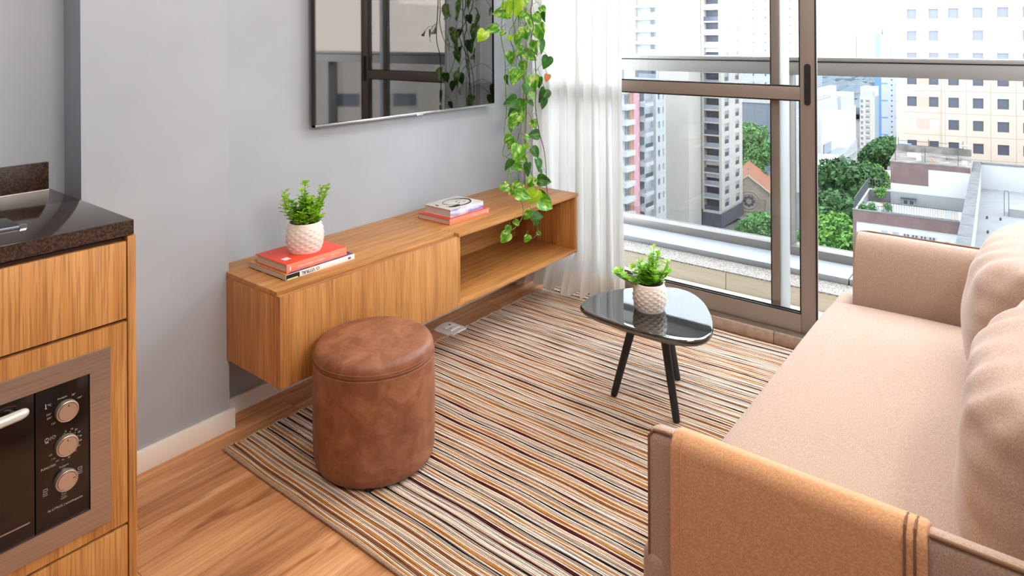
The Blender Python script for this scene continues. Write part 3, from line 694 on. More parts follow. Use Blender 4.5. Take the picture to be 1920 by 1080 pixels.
# ------------------------------------------------------------------ ottoman
t = thing('round_ottoman', 'round tan leather ottoman standing on the rug before the console', 'ottoman', (1.483, 1.761, ZR))
oc = (1.483, 1.761, ZR); R = .1975
prof = [(R * .93, .008), (R * .975, .017), (R * 1.0, .04), (R * 1.012, .10), (R * 1.015, .18), (R * 1.012, .275), (R * 1.005, .342), (R * .998, .3495)]
MB().lathe(prof, oc, 96, cap=False).build('side_cover', m_leather, t, smooth=True, angle=60)
prof = [(R * .995, .3495), (R * .993, .360), (R * .980, .375), (R * .947, .386), (R * .87, .3930), (R * .6, .3985), (R * .3, .4015), (.001, .402)]
MB().lathe(prof, oc, 96, cap=False).build('top_cushion', m_leather, t, smooth=True, angle=60)
MB().tube([(oc[0] + R * 1.0 * math.cos(a), oc[1] + R * 1.0 * math.sin(a), ZR + .350) for a in [2 * PI * k / 96 for k in range(96)]], .0028, 6, closed=True).build('seam', m_stitch, t, smooth=True)
stc = MB()
for k in range(260):
    a = 2 * PI * k / 260; c_, s_ = math.cos(a), math.sin(a)
    for rr, zz_ in ((R * 1.0, .3605), (R * 1.008, .3420)):
        p = Vector((oc[0] + rr * c_, oc[1] + rr * s_, ZR + zz_)); tn = Vector((-s_, c_, 0)) * .0013
        stc.tube([p - tn, p + tn], .0007, 4)
stc.build('stitching', P('stitch_thread', '#c08a62', .7), t, kind='stuff')
for a in (.6, 2.2, 3.9, 5.4): MB().lathe([(.014, 0), (.016, .014)], (oc[0] + R * .88 * math.cos(a), oc[1] + R * .88 * math.sin(a), ZR), 12).build('foot', m_gasket, t)

# ------------------------------------------------------------------ coffee table
t = thing('coffee_table', 'low black glossy three-legged coffee table with a rounded triangular top', 'table', (2.37, 1.18, ZR))
ctrl = [(2.224, 1.420), (2.332, 1.430), (2.435, 1.390), (2.526, 1.318), (2.584, 1.252), (2.610, 1.185), (2.592, 1.118), (2.530, 1.045), (2.439, .981), (2.354, .938), (2.289, .917), (2.232, .917), (2.188, .943), (2.160, .995), (2.150, 1.060), (2.148, 1.139), (2.154, 1.229), (2.166, 1.320), (2.186, 1.385)]
def catmull(P_, n):
    out = []; m = len(P_)
    for i in range(m):
        p0, p1, p2_, p3 = (Vector(P_[(i + k) % m]) for k in (-1, 0, 1, 2))
        for j in range(n):
            u = j / n; out.append(.5 * ((2 * p1) + (p2_ - p0) * u + (2 * p0 - 5 * p1 + 4 * p2_ - p3) * u * u + (3 * p1 - p0 - 3 * p2_ + p3) * u ** 3))
    return out
cur = catmull([(a, b) for a, b in ctrl], 5); cc = Vector((2.36, 1.17)); mb = MB(); rings = [(.94, .334), (.975, .3365), (.992, .3415), (.998, .348), (.998, .353), (.992, .3575), (.985, .3598), (.972, .3604), (.96, .3605), (.90, .3605)]
vs = []; fs = []; n = len(cur)
for s_, z in rings:
    for p in cur: q = cc + (p - cc) * s_; vs.append((q.x, q.y, z + .0015))
for i in range(len(rings) - 1):
    for k in range(n): k2 = (k + 1) % n; fs.append((i * n + k, i * n + k2, (i + 1) * n + k2, (i + 1) * n + k))
fs.append(tuple(range(n - 1, -1, -1))); fs.append(tuple(range((len(rings) - 1) * n, len(rings) * n)))
area2 = sum(cur[i].x * cur[(i + 1) % n].y - cur[(i + 1) % n].x * cur[i].y for i in range(n))
if area2 < 0: fs = [f[::-1] for f in fs]
mb.add(vs, fs).build('tabletop', m_table, t, smooth=True, angle=40)
for foot, top in (((2.300, 1.318), (2.330, 1.235)), ((2.277, 1.046), (2.325, 1.125)), ((2.566, 1.175), (2.455, 1.178))):
    a = Vector((*foot, ZR)); b = Vector((*top, .340))
    MB().tube([a, a + (b - a) * .03, b], [.0115, .0135, .0165], 14).build('leg', m_blackmatt, t, smooth=True, angle=50)
# ------------------------------------------------------------------ sofa
def rbox(nm, d, mat, parent, r, seg=4): return MB().box(*d).build(nm, mat, parent, bevel=r, bseg=seg, smooth=True, angle=60)
t = thing('fabric_sofa', 'beige two-seat fabric sofa with thin piped arms facing the television', 'sofa', (2.03, .15, ZR))
SX0, SX1 = 1.192, 2.885
rbox('base', (SX0 + .03, SX1 - .03, -.34, .585, .07, .27), m_sofa, t, .015)
rbox('front_panel', (SX0 + .003, SX1 - .006, .565, .632, .07, .405), m_sofa, t, .03)
# seat cushion with a gently crowned top
nx, ny = 40, 26; sx0, sx1, sy0, sy1 = 1.295, 2.765, -.16, .640
vs = []; fs = []
def seat_z(u, v):
    e = (1 - abs(u) ** 5) * (1 - abs(v) ** 6); n_ = mnoise.noise(Vector((u * 2.2, v * 2.0, 1.7))) * .006
    return .385 + .052 * max(0, e) ** .42 + n_ * e + .006 * (1 - u * u) * (1 - v * v)
for j in range(ny + 1):
    for i in range(nx + 1):
        u = -1 + 2 * i / nx; v = -1 + 2 * j / ny
        u = math.sin(u * PI / 2) * .35 + u * .65; v = math.sin(v * PI / 2) * .45 + v * .55
        x = sx0 + (sx1 - sx0) * (u + 1) / 2; y = sy0 + (sy1 - sy0) * (v + 1) / 2
        if v > .98 and u > .8: y -= .06 * ((u - .8) / .2) ** 2
        vs.append((x, y, seat_z(u, v)))
W_ = nx + 1
for j in range(ny):
    for i in range(nx): a = j * W_ + i; fs.append((a, a + 1, a + W_ + 1, a + W_))
nb = len(vs); vs += [(x, y, .265) for x, y, z in vs]
for j in range(ny):
    for i in range(nx): a = nb + j * W_ + i; fs.append((a, a + W_, a + W_ + 1, a + 1))
per = [i for i in range(W_)] + [j * W_ + nx for j in range(1, ny + 1)] + [ny * W_ + i for i in range(nx - 1, -1, -1)] + [j * W_ for j in range(ny - 1, 0, -1)]
for k in range(len(per)): a, b = per[k], per[(k + 1) % len(per)]; fs.append((a, nb + a, nb + b, b))
MB().add(vs, fs).build('seat_cushion', m_sofa, t, smooth=True, angle=70, subd=1)
def pill(nm, d, mat, parent, crown=.02, r=.018):
    return rbox(nm, d, mat, parent, r, 5)
def arm_loft(nm, x0, sg, ya, yb, ztop, zbot, mat, parent, g=0.0, zin=.30, er=.012):
    """arm whose outer top edge is the crest; the top falls away towards the seat (sg = +1: seat lies at larger x)"""
    pr = [(-g, zbot), (-g, ztop - .10), (-g, ztop - .022), (.0015 - g, ztop - .008 + g * .4), (.007, ztop + g), (.018, ztop + .001 + g), (.036, ztop - .005 + g), (.056, ztop - .019 + g), (.074, ztop - .041 + g * .8), (.088, ztop - .070 + g * .6), (.097, ztop - .105), (.103 + g, ztop - .16), (.104 + g, zbot)]
    cx_, cz_ = .05, (zbot + ztop) / 2
    secs = [(ya, er), (ya + er * .35, er * .35), (ya + er, 0), *[(ya + er + (yb - ya - 2 * er) * k / 8, 0) for k in range(1, 8)], (yb - er, 0), (yb - er * .35, er * .35), (yb, er)]
    vs = []; fs = []; n_ = len(pr)
    for y_, ins in secs:
        for px, pz in pr:
            dx, dz = px - cx_, pz - cz_; L_ = math.hypot(dx, dz); k = (L_ - ins) / L_
            vs.append((x0 + sg * (cx_ + dx * k), y_, cz_ + dz * k + .0025 * mnoise.noise(Vector((px * 9, y_ * 5, pz * 7)))))
    for i in range(len(secs) - 1):
        for k in range(n_):
            k2 = (k + 1) % n_; q = (i * n_ + k, i * n_ + k2, (i + 1) * n_ + k2, (i + 1) * n_ + k); fs.append(q if sg < 0 else q[::-1])
    fs.append(tuple(range(n_)) if sg > 0 else tuple(range(n_ - 1, -1, -1))); e_ = (len(secs) - 1) * n_
    fs.append(tuple(range(e_ + n_ - 1, e_ - 1, -1)) if sg > 0 else tuple(range(e_, e_ + n_)))
    return MB().add(vs, fs).build(nm, mat, parent, smooth=True, angle=50)
AX0, AX1, ZA, ZB = 1.200, 2.885, .634, .645
a1 = arm_loft('arm', AX0, 1, -.34, .612, ZA, .07, m_sofa, t)
MB().tube([(AX0 + .003, -.34, ZA + .001), (AX0 + .003, .140, ZA + .001)], .0034, 8).build('piping', m_pipe, a1, smooth=True)
MB().tube([(AX0 + .003, .564, ZA + .001), (AX0 + .003, .58, ZA + .001), (AX0 + .0035, .600, ZA - .002), (AX0 + .003, .6105, ZA - .016), (AX0 + .002, .6105, .30), (AX0 + .002, .6105, .08)], .0034, 8).build('piping', m_pipe, a1, smooth=True)
MB().tube([(AX0 + .004, .609, ZA - .006), (AX0 + .018, .6105, ZA - .008), (AX0 + .056, .6105, ZA - .027), (AX0 + .086, .6105, ZA - .076), (AX0 + .094, .6105, .42)], .0028, 8).build('piping', m_pipe, a1, smooth=True)
a2 = arm_loft('arm', AX1, -1, -.34, .568, ZB, .07, m_sofa, t)
MB().tube([(AX1 - .004, -.34, ZB + .002), (AX1 - .004, .53, ZB + .002), (AX1 - .005, .557, ZB - .002), (AX1 - .006, .566, ZB - .018), (AX1 - .006, .567, .08)], .0040, 8).build('piping', m_pipe, a2, smooth=True)
MB().tube([(AX1 - .006, .564, ZB - .004), (AX1 - .020, .566, ZB - .006), (AX1 - .056, .566, ZB - .026), (AX1 - .086, .566, ZB - .075), (AX1 - .095, .566, .44)], .0028, 8).build('piping', m_pipe, a2, smooth=True)
cv = arm_loft('arm_cover', AX0, 1, .142, .562, ZA, .10, m_cover, t, g=.009, er=.005)
for yy in (.158, .172, .540):
    MB().tube([(AX0 - .0095, yy, .11), (AX0 - .0095, yy, ZA - .05), (AX0 - .009, yy, ZA - .010), (AX0 - .002, yy, ZA + .005), (AX0 + .010, yy, ZA + .0100), (AX0 + .030, yy, ZA + .006)], .0022 if yy < .5 else .0012, 6).build('seam', m_pipe if yy < .5 else m_cover, cv, smooth=True)
rbox('backrest', (SX0 + .01, SX1 - .01, -.42, -.24, .07, .74), m_sofa, t, .04)
for xx in (1.26, 2.81):
    for yy in (.50, -.30): MB().lathe([(.018, 0), (.024, .066)], (xx, yy, ZR), 14).build('foot', m_blackmatt, t)

def pillow(name, label, cx, cy, cz, w_, h_, th, lean, seed, rz=0.0):
    t = thing(name, label, 'cushion', (cx, cy, cz - h_ / 2), 0, 'back cushions on the sofa')
    n = 44; vs = []; fs = []; sd = random.Random(seed)
    def pt(u, v, sgn):
        uu = u * (1 - .05 * (1 - v * v) * abs(u) ** 6); vv = v * (1 - .05 * (1 - u * u) * abs(v) ** 6)
        e = max(0, (1 - abs(u) ** 3.2)) ** .48 * max(0, (1 - abs(v) ** 3.2)) ** .48
        k = th * e
        edge = max(abs(u), abs(v)); 
        wr = 0
        if e > 0:
            # puckers that fan out from the top seam and the corners
            top = max(0, (v - .05) / .95) ** 1.3
            wr += .017 * top * math.sin(u * 21 + 3.2 * v + 2.5 * mnoise.noise(Vector((u * 2, v * 2, seed)))) * e ** .5 * (.4 + .6 * abs(mnoise.noise(Vector((u * 3, v, seed + 4)))) * 2)
            sid = max(0, (abs(u) - .35) / .65) ** 1.5
            wr += .006 * sid * math.sin(v * 19 + 4 * u) * e ** .5
            wr += .010 * mnoise.noise(Vector((u * 2.1, v * 2.1, seed * 3.1)))
        k += wr * e ** .5
        loc = Vector((uu * w_ / 2, sgn * k, vv * h_ / 2))
        loc = Matrix.Rotation(lean, 3, 'X') @ loc; loc = Matrix.Rotation(rz, 3, 'Z') @ loc
        return (cx + loc.x, cy + loc.y, cz + loc.z)
    g = lambda q: math.sin((q * 2 - 1) * PI / 2)
    for sgn in (1, -1):
        b = len(vs)
        for j in range(n + 1):
            for i in range(n + 1): vs.append(pt(g(i / n), g(j / n), sgn))
        for j in range(n):
            for i in range(n):
                a = b + j * (n + 1) + i; q = (a, a + 1, a + n + 2, a + n + 1); fs.append(q[::-1] if sgn > 0 else q)
    mb = MB(); mb.add(vs, fs); o = mb.build('cover', m_sofa, t, smooth=True, angle=180)
    bm = bmesh.new(); bm.from_mesh(o.data); bmesh.ops.remove_doubles(bm, verts=bm.verts, dist=.0008); bmesh.ops.recalc_face_normals(bm, faces=bm.faces); bm.to_mesh(o.data); bm.free()
    ring = [pt(-1 + 2 * k / 24, 1, 1) for k in range(24)] + [pt(1, 1 - 2 * k / 24, 1) for k in range(24)] + [pt(1 - 2 * k / 24, -1, 1) for k in range(24)] + [pt(-1, -1 + 2 * k / 24, 1) for k in range(24)]
    MB().tube(ring, .0035, 6, closed=True).build('seam', m_pipe, t, smooth=True)
    return t
pillow('back_cushion', 'plump beige back cushion against the sofa arm by the balcony', 2.395, .008, .615, .70, .42, .175, .10, 3)
pillow('back_cushion', 'plump wrinkled beige back cushion beside the covered sofa arm', 1.660, -.018, .615, .72, .40, .158, .12, 8)

# ------------------------------------------------------------------ kitchen counter
KX0, KX1, KY, KB = -.62, .766, 1.866, 2.44
t = thing('kitchen_cabinet', 'oak veneered kitchen base cabinet with built-in oven front', 'cabinet', (.1, 2.15, 0))
for d_ in ((KX0, .184, KY, 2.43, .10, .893), (.702, KX1 - .022, KY, 2.43, .10, .893), (.184, .702, KY, 2.43, .628, .893), (.184, .702, KY, 2.43, .10, .1945), (.184, .702, KY + .405, 2.43, .1945, .628)):
    box('carcass', d_, m_gap, t)
box('plinth', (KX0, KX1 - .03, KY + .05, 2.43, 0, .10), m_gap, t)
box('side_panel', (KX1 - .020, KX1, KY - .02, 2.43, 0, .896), m_wz, t, bevel=.001)
d = box('drawer_front', (.145, .743, KY - .019, KY - .001, .687, .884), m_wz, t, bevel=.0012)
box('drawer_front', (.145, .743, KY - .019, KY - .001, .02, .158), m_wz, t, bevel=.0012)
g = MB(); ox0, ox1, oz0, oz1 = .185, .700, .196, .626
g.box(.145, ox0, KY - .019, KY - .001, .166, .679).box(ox1, .743, KY - .019, KY - .001, .166, .679).box(ox0, ox1, KY - .019, KY - .001, oz1, .679).box(ox0, ox1, KY - .019, KY - .001, .166, oz0)
g.build('oven_surround', m_wz, t)
box('door', (-.46, .139, KY - .019, KY - .001, .02, .884), m_wz, t, bevel=.0012)
ov = thing('built_in_oven', 'built-in electric oven with steel frame, black glass and three steel knobs', 'oven', (.44, KY, .196))
YO = KY - .021
fx0, fx1, fz0, fz1 = .178, .7045, .192, .6305; gx0, gx1, gz0, gz1 = .225, .6565, .246, .5805
g = MB()
for (a, b) in (((fx0, fz0), (fx1, fz0)), ((fx1, fz0), (fx1, fz1)), ((fx1, fz1), (fx0, fz1)), ((fx0, fz1), (fx0, fz0))):
    pass
A_ = [(fx0, fz0), (fx1, fz0), (fx1, fz1), (fx0, fz1)]; B_ = [(gx0, gz0), (gx1, gz0), (gx1, gz1), (gx0, gz1)]
vs = [(x, YO + .002, z) for x, z in A_] + [(x + (.0015 if x < .4 else -.0015), YO - .002, z + (.0015 if z < .4 else -.0015)) for x, z in A_] + [(x, YO - .002, z) for x, z in B_] + [(x, YO + .004, z) for x, z in B_]
fs = []
for i in range(4):
    j = (i + 1) % 4
    for r_ in range(3): fs.append((r_ * 4 + i, r_ * 4 + j, r_ * 4 + 4 + j, r_ * 4 + 4 + i))
g.add(vs, [f for f in fs]).build('frame', m_steel, ov)
box('body', (ox0 + .001, ox1 - .001, KY, KY + .4, oz0 + .001, oz1 - .001), m_gasket, ov)
dg = box('oven_door', (gx0 + .001, .5405, YO + .001, YO + .02, gz0 + .001, gz1 - .001), m_ovenglass, ov, bevel=.001)
cp = box('control_panel', (.543, gx1 - .001, YO + .001, YO + .02, gz0 + .001, gz1 - .001), m_ovenglass, ov, bevel=.001)
box('door_line', (.235, .531, YO + .0002, YO + .0012, .283, .286), m_silver, dg)
hn = MB(); hn.tube([(.5225, YO - .0255, .5568), (.5215, YO - .0258, .5566), (.5185, YO - .0265, .5563), (.513, YO - .028, .5558), (.505, YO - .030, .5553), (.38, YO - .034, .551), (.26, YO - .030, .5553), (.245, YO - .026, .5565)], [.0015, .0045, .0080, .0102, .0115, .012, .0115, .004], 20)
hb = hn.build('handle', P('handle_grey', '#cfd0cb', .3, metal=.3), ov, smooth=True, angle=60)
for xx in (.495, .27): MB().tube([(xx, YO + .002, .5555), (xx, YO - .028, .5555)], .006, 10).build('handle_post', m_silver, hb)
def knob(x, z, ang):
    k = MB(); seg = 48
    def ring(prof):
        vs = []; fs = []
        for r, dpt in prof:
            for q in range(seg): a = 2 * PI * q / seg; vs.append((x + r * math.cos(a), YO + .001 - dpt, z + r * math.sin(a)))
        for i in range(len(prof) - 1):
            for q in range(seg): q2 = (q + 1) % seg; fs.append((i * seg + q, (i + 1) * seg + q, (i + 1) * seg + q2, i * seg + q2))
        fs.append(tuple(range((len(prof) - 1) * seg + seg - 1, (len(prof) - 1) * seg - 1, -1))); return vs, fs
    k.add(*ring([(.0245, 0), (.0245, .010), (.0235, .0125), (.0225, .013), (.0215, .0125), (.0205, .0125)]))
    o = k.build('knob', m_knob, ov, smooth=True, angle=30)
    k2 = MB(); k2.add(*ring([(.0208, .0120), (.0200, .0132)])); k2.build('dark_ring', m_gasket, o)
    k3 = MB(); k3.add(*ring([(.0198, .0125), (.0194, .0140)])); k3.build('cap', m_knob, o, smooth=True, angle=30)
    c_, s_ = math.cos(ang), math.sin(ang)
    MB().tube([(x + .012 * c_, YO - .0132, z + .012 * s_), (x + .0165 * c_, YO - .0132, z + .0165 * s_)], .0009, 6).build('pointer', m_gasket, o)
    return o
KN = [(.6055, .5125, PI / 2 - .1), (.6045, .4305, PI / 2), (.6030, .3480, .15)]
for x, z, a in KN: knob(x, z, a)
XD_, ZD_ = (1, 0, 0), (0, 0, 1)
def tx(s_, sz, x, z, al='CENTER', nm='printed_label'): return text(nm, s_, sz, (x, YO + .0008, z), XD_, ZD_, m_print, cp, align=al)
tx('Desligado', .0052, .598, .5435); tx('50°', .0058, .6215, .5410); tx('100°', .0058, .6345, .5285); tx('250°', .0058, .570, .515); tx('200°', .0058, .571, .506); tx('150°', .0058, .580, .4895)
tx('°C', .0078, .571, .536)
th = MB(); th.tube([(.5635, YO + .0006, .535), (.5635, YO + .0006, .5435)], .0011, 6); th.lathe([(.0022, 0), (.0022, .001)], (.5635, YO, .533), 10); th.build('thermometer_icon', m_print, cp)
for s_, dx, dz in (('0', 0, .031), ('10', .013, .031), ('20', .022, .0255), ('30', .0285, .017), ('40', .0315, .006), ('50', .0315, -.005), ('60', .0285, -.016), ('70', .0205, -.0255), ('80', .007, -.034), ('90', -.006, -.034), ('100', -.018, -.031), ('110', -.026, -.0225), ('120', -.032, -.011)):
    tx(s_, .0056, .6045 + dx, .4285 + dz)
for k in range(6): a = PI / 2 - .45 * k + .1; MB().box(.6045 + .0275 * math.cos(a) - .0007, .6045 + .0275 * math.cos(a) + .0007, YO, YO + .001, .4305 + .0275 * math.sin(a) - .0007, .4305 + .0275 * math.sin(a) + .0007).build('dial_dot', m_print, cp)
ic = MB(); ic.tube([(.5655 + .0042 * math.cos(a), YO + .0006, .4585 + .0042 * math.sin(a)) for a in [2 * PI * k / 18 for k in range(18)]], .0006, 4, closed=True)
ic.tube([(.5655, YO + .0006, .4585), (.5655, YO + .0006, .4615)], .0006, 4); ic.box(.562, .569, YO, YO + .001, .4515, .4528); ic.box(.5725, .5733, YO, YO + .001, .4545, .463)
ic.tube([(.5795 + (.0026 + .0016 * (k % 2)) * math.cos(2 * PI * k / 16), YO + .0006, .4595 + (.0026 + .0016 * (k % 2)) * math.sin(2 * PI * k / 16)) for k in range(16)], .0005, 4, closed=True)
ic.build('timer_icon', m_print, cp)
tx('FUNÇÕES', .0068, .553, .3905, 'LEFT'); tx('Desligado', .0052, .6005, .3795)
def icon(x, z, l1, l2):
    q = MB(); a, b = .0045, .003
    q.box(x - a, x + a, YO, YO + .001, z + b - .0008, z + b).box(x - a, x + a, YO, YO + .001, z - b, z - b + .0008).box(x - a, x - a + .0008, YO, YO + .001, z - b, z + b).box(x + a - .0008, x + a, YO, YO + .001, z - b, z + b)
    q.build('function_icon', m_print, cp); tx(l1, .0042, x, z - .0085); tx(l2, .0042, x, z - .0130)
icon(.6345, .3585, 'Resist.', 'Inferior'); icon(.562, .342, 'Resist.', 'Dupla'); icon(.6, .3165, 'Resist.', 'Superior')
tx('46 LITROS | autolimpante', .0070, .566, .2865, 'LEFT')
wt = thing('stone_worktop', 'dark brown granite worktop with upstand on the kitchen cabinet', 'worktop', (.1, 2.14, .897))
g = MB().box(KX0, .760, 1.846, 2.44, .898, .9365)
g.build('slab', [m_granite], wt, bevel=.0012)
box('front_edge', (KX0, .7605, 1.8445, 1.846, .899, .9355), m_granite_edge, wt)
box('end_edge', (.760, .7612, 1.847, 2.438, .899, .9355), m_granite_edge, wt)
box('upstand', (KX0, .752, 2.424, 2.44, .9370, 1.022), m_granite_edge, wt, bevel=.001)
box('sealant_line', (KX0, .752, 2.4215, 2.4245, .9365, .939), m_white, wt)
ck = thing('cooktop', 'black glass cooktop with a thin steel edge set into the worktop', 'cooktop', (.30, 2.04, .9367))
box('glass_plate', (.03, .558, 1.985, 2.36, .9367, .9420), m_black, ck, bevel=.001)
g = MB().box(.025, .563, 1.978, 1.985, .9367, .9445)
g.build('steel_edge', m_silver, ck, bevel=.001)
box('end_clip', (.552, .566, 1.976, 1.990, .9367, .9455), m_silver, ck)

# ------------------------------------------------------------------ city outside
def city_thing(name, label, cat, x, y, ang, group=None):
    o = thing(name, label, cat, (x, y, 0), math.radians(ang), group); WO[o.name] = (0, 0, 0); return o
def cbox(name, d, mat, par, **k): return MB().box(*d).build(name, mat, par, **k)
def facade(par, nm, mat, X0, X1, Z0, Z1, cols, rows, dep=.35, y0=0.0):
    """wall with real openings: piers and spandrels; cols / rows are lists of (a, b)"""
    m = MB(); zs = [Z0] + [q for r in rows for q in r] + [Z1]
    cols = sorted(cols); rows = sorted(rows)
    z = Z0
    for a, b in rows:
        if a > z: m.box(X0, X1, y0, y0 + dep, z, a)
        x = X0
        for c, d_ in cols:
            if c > x: m.box(x, c, y0, y0 + dep, a, b)
            x = d_
        if X1 > x: m.box(x, X1, y0, y0 + dep, a, b)
        z = b
    if Z1 > z: m.box(X0, X1, y0, y0 + dep, z, Z1)
    return m.build(nm, mat, par)
_wm = {}
def win(par, x0, x1, z0, z1, y, mf, mg, mull=0, trans=0):
    W, H = round(x1 - x0, 3), round(z1 - z0, 3); key = (W, H, mf.name, mg.name, mull, trans)
    if key not in _wm:
        t = .07; m = MB().box(0, W, 0, .08, 0, t).box(0, W, 0, .08, H - t, H).box(0, t, 0, .08, t, H - t).box(W - t, W, 0, .08, t, H - t)
        for k in range(mull): a = W * (k + 1) / (mull + 1); m.box(a - t / 2, a + t / 2, 0, .08, t, H - t)
        if trans: m.box(t, W - t, 0, .08, H * trans - t / 2, H * trans + t / 2)
        f = m.build('window', mf, par); f.location = (x0, y, z0); p = MB().box(.01, W - .01, .03, .05, .01, H - .01).build('pane', mg, f); p.location = (0, 0, 0)
        _wm[key] = (f, p); return f
    f0, p0 = _wm[key]; f = inst(f0, par, (x0, y, z0)); inst(p0, f, (0, 0, 0)); return f
c_pink = P('pinkish_render', '#b7a89b', .85); c_pink2 = P('pink_band_render', '#bc9c8d', .85); c_joint = P('facade_joint', '#978979', .9)
c_white = P('white_render', '#b2b3b4', .85); c_cool = P('cool_white_render', '#a8adb3', .85); c_beige = P('cream_render', '#b3aea6', .85)
c_grey = P('grey_render', '#868789', .9); c_dark = noisy('dark_grey_tile', [(.4, '#44464f'), (.6, '#5a5d68')], (3, 3, 3), rough=.6)
c_glass = P('far_window_glass', '#434a57', .3); c_glassl = P('far_window_blind', '#858c95', .5); c_wf = P('far_window_frame', '#a9acb0', .6); c_wfd = P('dark_window_frame', '#5b5a60', .6)
c_pinks = P('pink_stripe', '#b9808c', .8); c_orange = P('orange_edge', '#a87a5c', .8); c_blue = P('blue_render', '#5f87b5', .8)
c_brown = noisy('brown_render', [(.3, '#5d4b4a'), (.7, '#6e5b59')], .8, rough=.9, detail=6)
c_mott = noisy('stained_concrete', [(.3, '#55524e'), (.5, '#716d68'), (.7, '#8d8983')], .7, rough=.9, detail=6)
c_conc = noisy('grey_coping', [(.3, '#585a5c'), (.7, '#6c6e70')], 1.2, rough=.9)
c_roofw = noisy('white_roof_membrane', [(.3, '#828486'), (.7, '#8c8e90')], .5, rough=.8)
c_tile = noisy('terracotta_roof', [(.3, '#7d4d38'), (.7, '#93614a')], (2, 6, 2), rough=.9)
c_stone = noisy('church_stone', [(.3, '#9c9386'), (.7, '#aaa194')], .8, rough=.9)
c_rail = P('dark_railing', '#3e4247', .6)
c_ground = noisy('city_ground', [(.3, '#4b4b49'), (.7, '#63625f')], .05, rough=.95)
c_asph = P('asphalt', '#6b6d70', .9)
c_hazeT = noisy('hazy_forest', [(.3, '#4d5a60'), (.7, '#647077')], .06, rough=1)  # distance haze mixed into the woods' colour
def cleaf(n, a, b, c): return noisy(n, [(.3, a), (.55, b), (.8, c)], .55, rough=.8, detail=5)
c_lv = [cleaf('tree_green', '#22401d', '#3b6132', '#5a844b'), cleaf('tree_light_green', '#406a26', '#5d8c38', '#80aa4e'), cleaf('tree_pale_green', '#47703e', '#618e55', '#7fa972')]
c_bark = P('tree_bark', '#4b3f36', .9)
GZ = -44.0
# terrain: falls away from the house, then level
tm = MB(); vs = []; fs = []
prof = [(6, -43), (160, -43.5), (250, -50), (380, -62), (900, -62), (3200, -40)]
for r_, z in prof:
    for k in range(13): a = math.radians(-75 + k * 12.5); vs.append((r_ * math.cos(a), r_ * math.sin(a), z))
for i in range(len(prof) - 1):
    for k in range(12): a = i * 13 + k; fs.append((a, a + 1, a + 14, a + 13))
tag(tm.add(vs, fs).build('ground', c_ground), 'grey city ground far below the balcony', 'ground', kind='structure')

# pink office block on the right
b = city_thing('office_building', 'pinkish beige office block with rows of square dark windows on the right', 'building', 112.08, 11.25, 11.9 - 90)
cols = [(-4.22, -3.04), (-1.54, -.38)]; cols2 = [(.76, 2.02), (3.63, 4.86), (6.43, 7.74), (9.27, 10.54), (12.1, 13.35)]
rows = [(-16.8 + 3.13 * k + .05, -15.4 + 3.13 * k + .05) for k in range(9)]
rows = [(-15.04 + 3.13 * k, -13.62 + 3.13 * k) for k in range(-2, 8)]
facade(b, 'wall', c_pink, -4.82, 0, GZ, 11, cols, rows, y0=.25); facade(b, 'wall', c_pink, 0, 15, GZ, 11, cols2, rows)
cbox('wall_core', (-4.8, 15, .65, 14, GZ, 10.9), c_pink, b)
for k in range(-2, 8):
    cbox('joint', (0, 15, -.012, 0, -15.9 + 3.13 * k, -15.84 + 3.13 * k), c_joint, b)
    cbox('joint', (-4.82, 0, .238, .25, -15.9 + 3.13 * k, -15.84 + 3.13 * k), c_joint, b)
for xx in (0.35, 2.85, 5.65, 8.5, 11.3): cbox('joint', (xx, xx + .05, -.012, 0, GZ, 11), c_joint, b)
for i, (za, zb) in enumerate(rows):
    k = i - 2
    for j, (a, c) in enumerate(cols + cols2):
        yy = .45 if j < 2 else .2
        if (k == 5 and j in (2, 4)): cbox('closed_opening', (a, c, yy - .1, yy + .3, za, zb), c_pink, b)
        elif k == 1 and j < 2: cbox('white_panel', (a, c, yy - .14, yy + .3, za, zb), c_white, b)
        else: win(b, a, c, za, zb, yy, c_wfd, c_glass)
        if j < 2 and not (k == 5 and False):
            if j == 0: cbox('pink_panel', (-3.02, -1.56, .235, .25, za, zb), c_pink2, b)
# terrace building below it
b = city_thing('terrace_building', 'brown and white building with a planted roof terrace, lower right', 'building', 79.01, 16.05, -86)
cbox('facade', (0.12, 9.6, .15, 10.5, GZ, -18.38), c_white, b)
cbox('corner_pier', (0, .30, .05, 1.2, GZ, -18.38), c_brown, b)
cbox('parapet', (0, 9.6, 0, .3, -18.37, -17.16), c_brown, b); cbox('coping', (-.05, 9.6, -.05, .35, -17.16, -17.08), c_conc, b)
cbox('terrace_deck', (0, 9.6, .3, 20, -18.62, -18.5), c_mott, b)
cbox('parapet', (0, .25, .3, 12.5, -18.6, -17.3), c_grey, b); cbox('coping', (-.05, .3, .3, 12.5, -17.3, -17.2), c_white, b)
cbox('parapet', (.25, 2.6, 12.2, 12.5, -18.6, -17.3), c_grey, b); cbox('coping', (.3, 2.6, 12.15, 12.55, -17.3, -17.2), c_white, b)
cbox('penthouse', (2.56, 10.4, 11.43, 20.5, -18.6, -13.55), c_white, b)
cbox('brown_panel', (2.54, 6.36, 11.38, 11.43, -16.04, -13.55), c_brown, b); cbox('brown_panel', (6.36, 10.4, 11.38, 11.43, -14.12, -13.55), c_brown, b)
cbox('grey_panel', (2.55, 10.4, 11.36, 11.43, -18.6, -17.05), c_grey, b)
cbox('roof_slab', (2.45, 10.5, 11.3, 20.6, -13.55, -13.40), c_mott, b)
cbox('roof_kerb', (2.5, 10.5, 19.5, 19.8, -13.40, -12.6), c_mott, b)
for k in range(2): win(b, 3.80 + k * .62, 4.36 + k * .62, -18.45, -17.85, 11.28, c_wf, c_glass)
cbox('awning', (3.6, 5.2, 10.9, 11.4, -17.72, -17.62), c_rail, b)
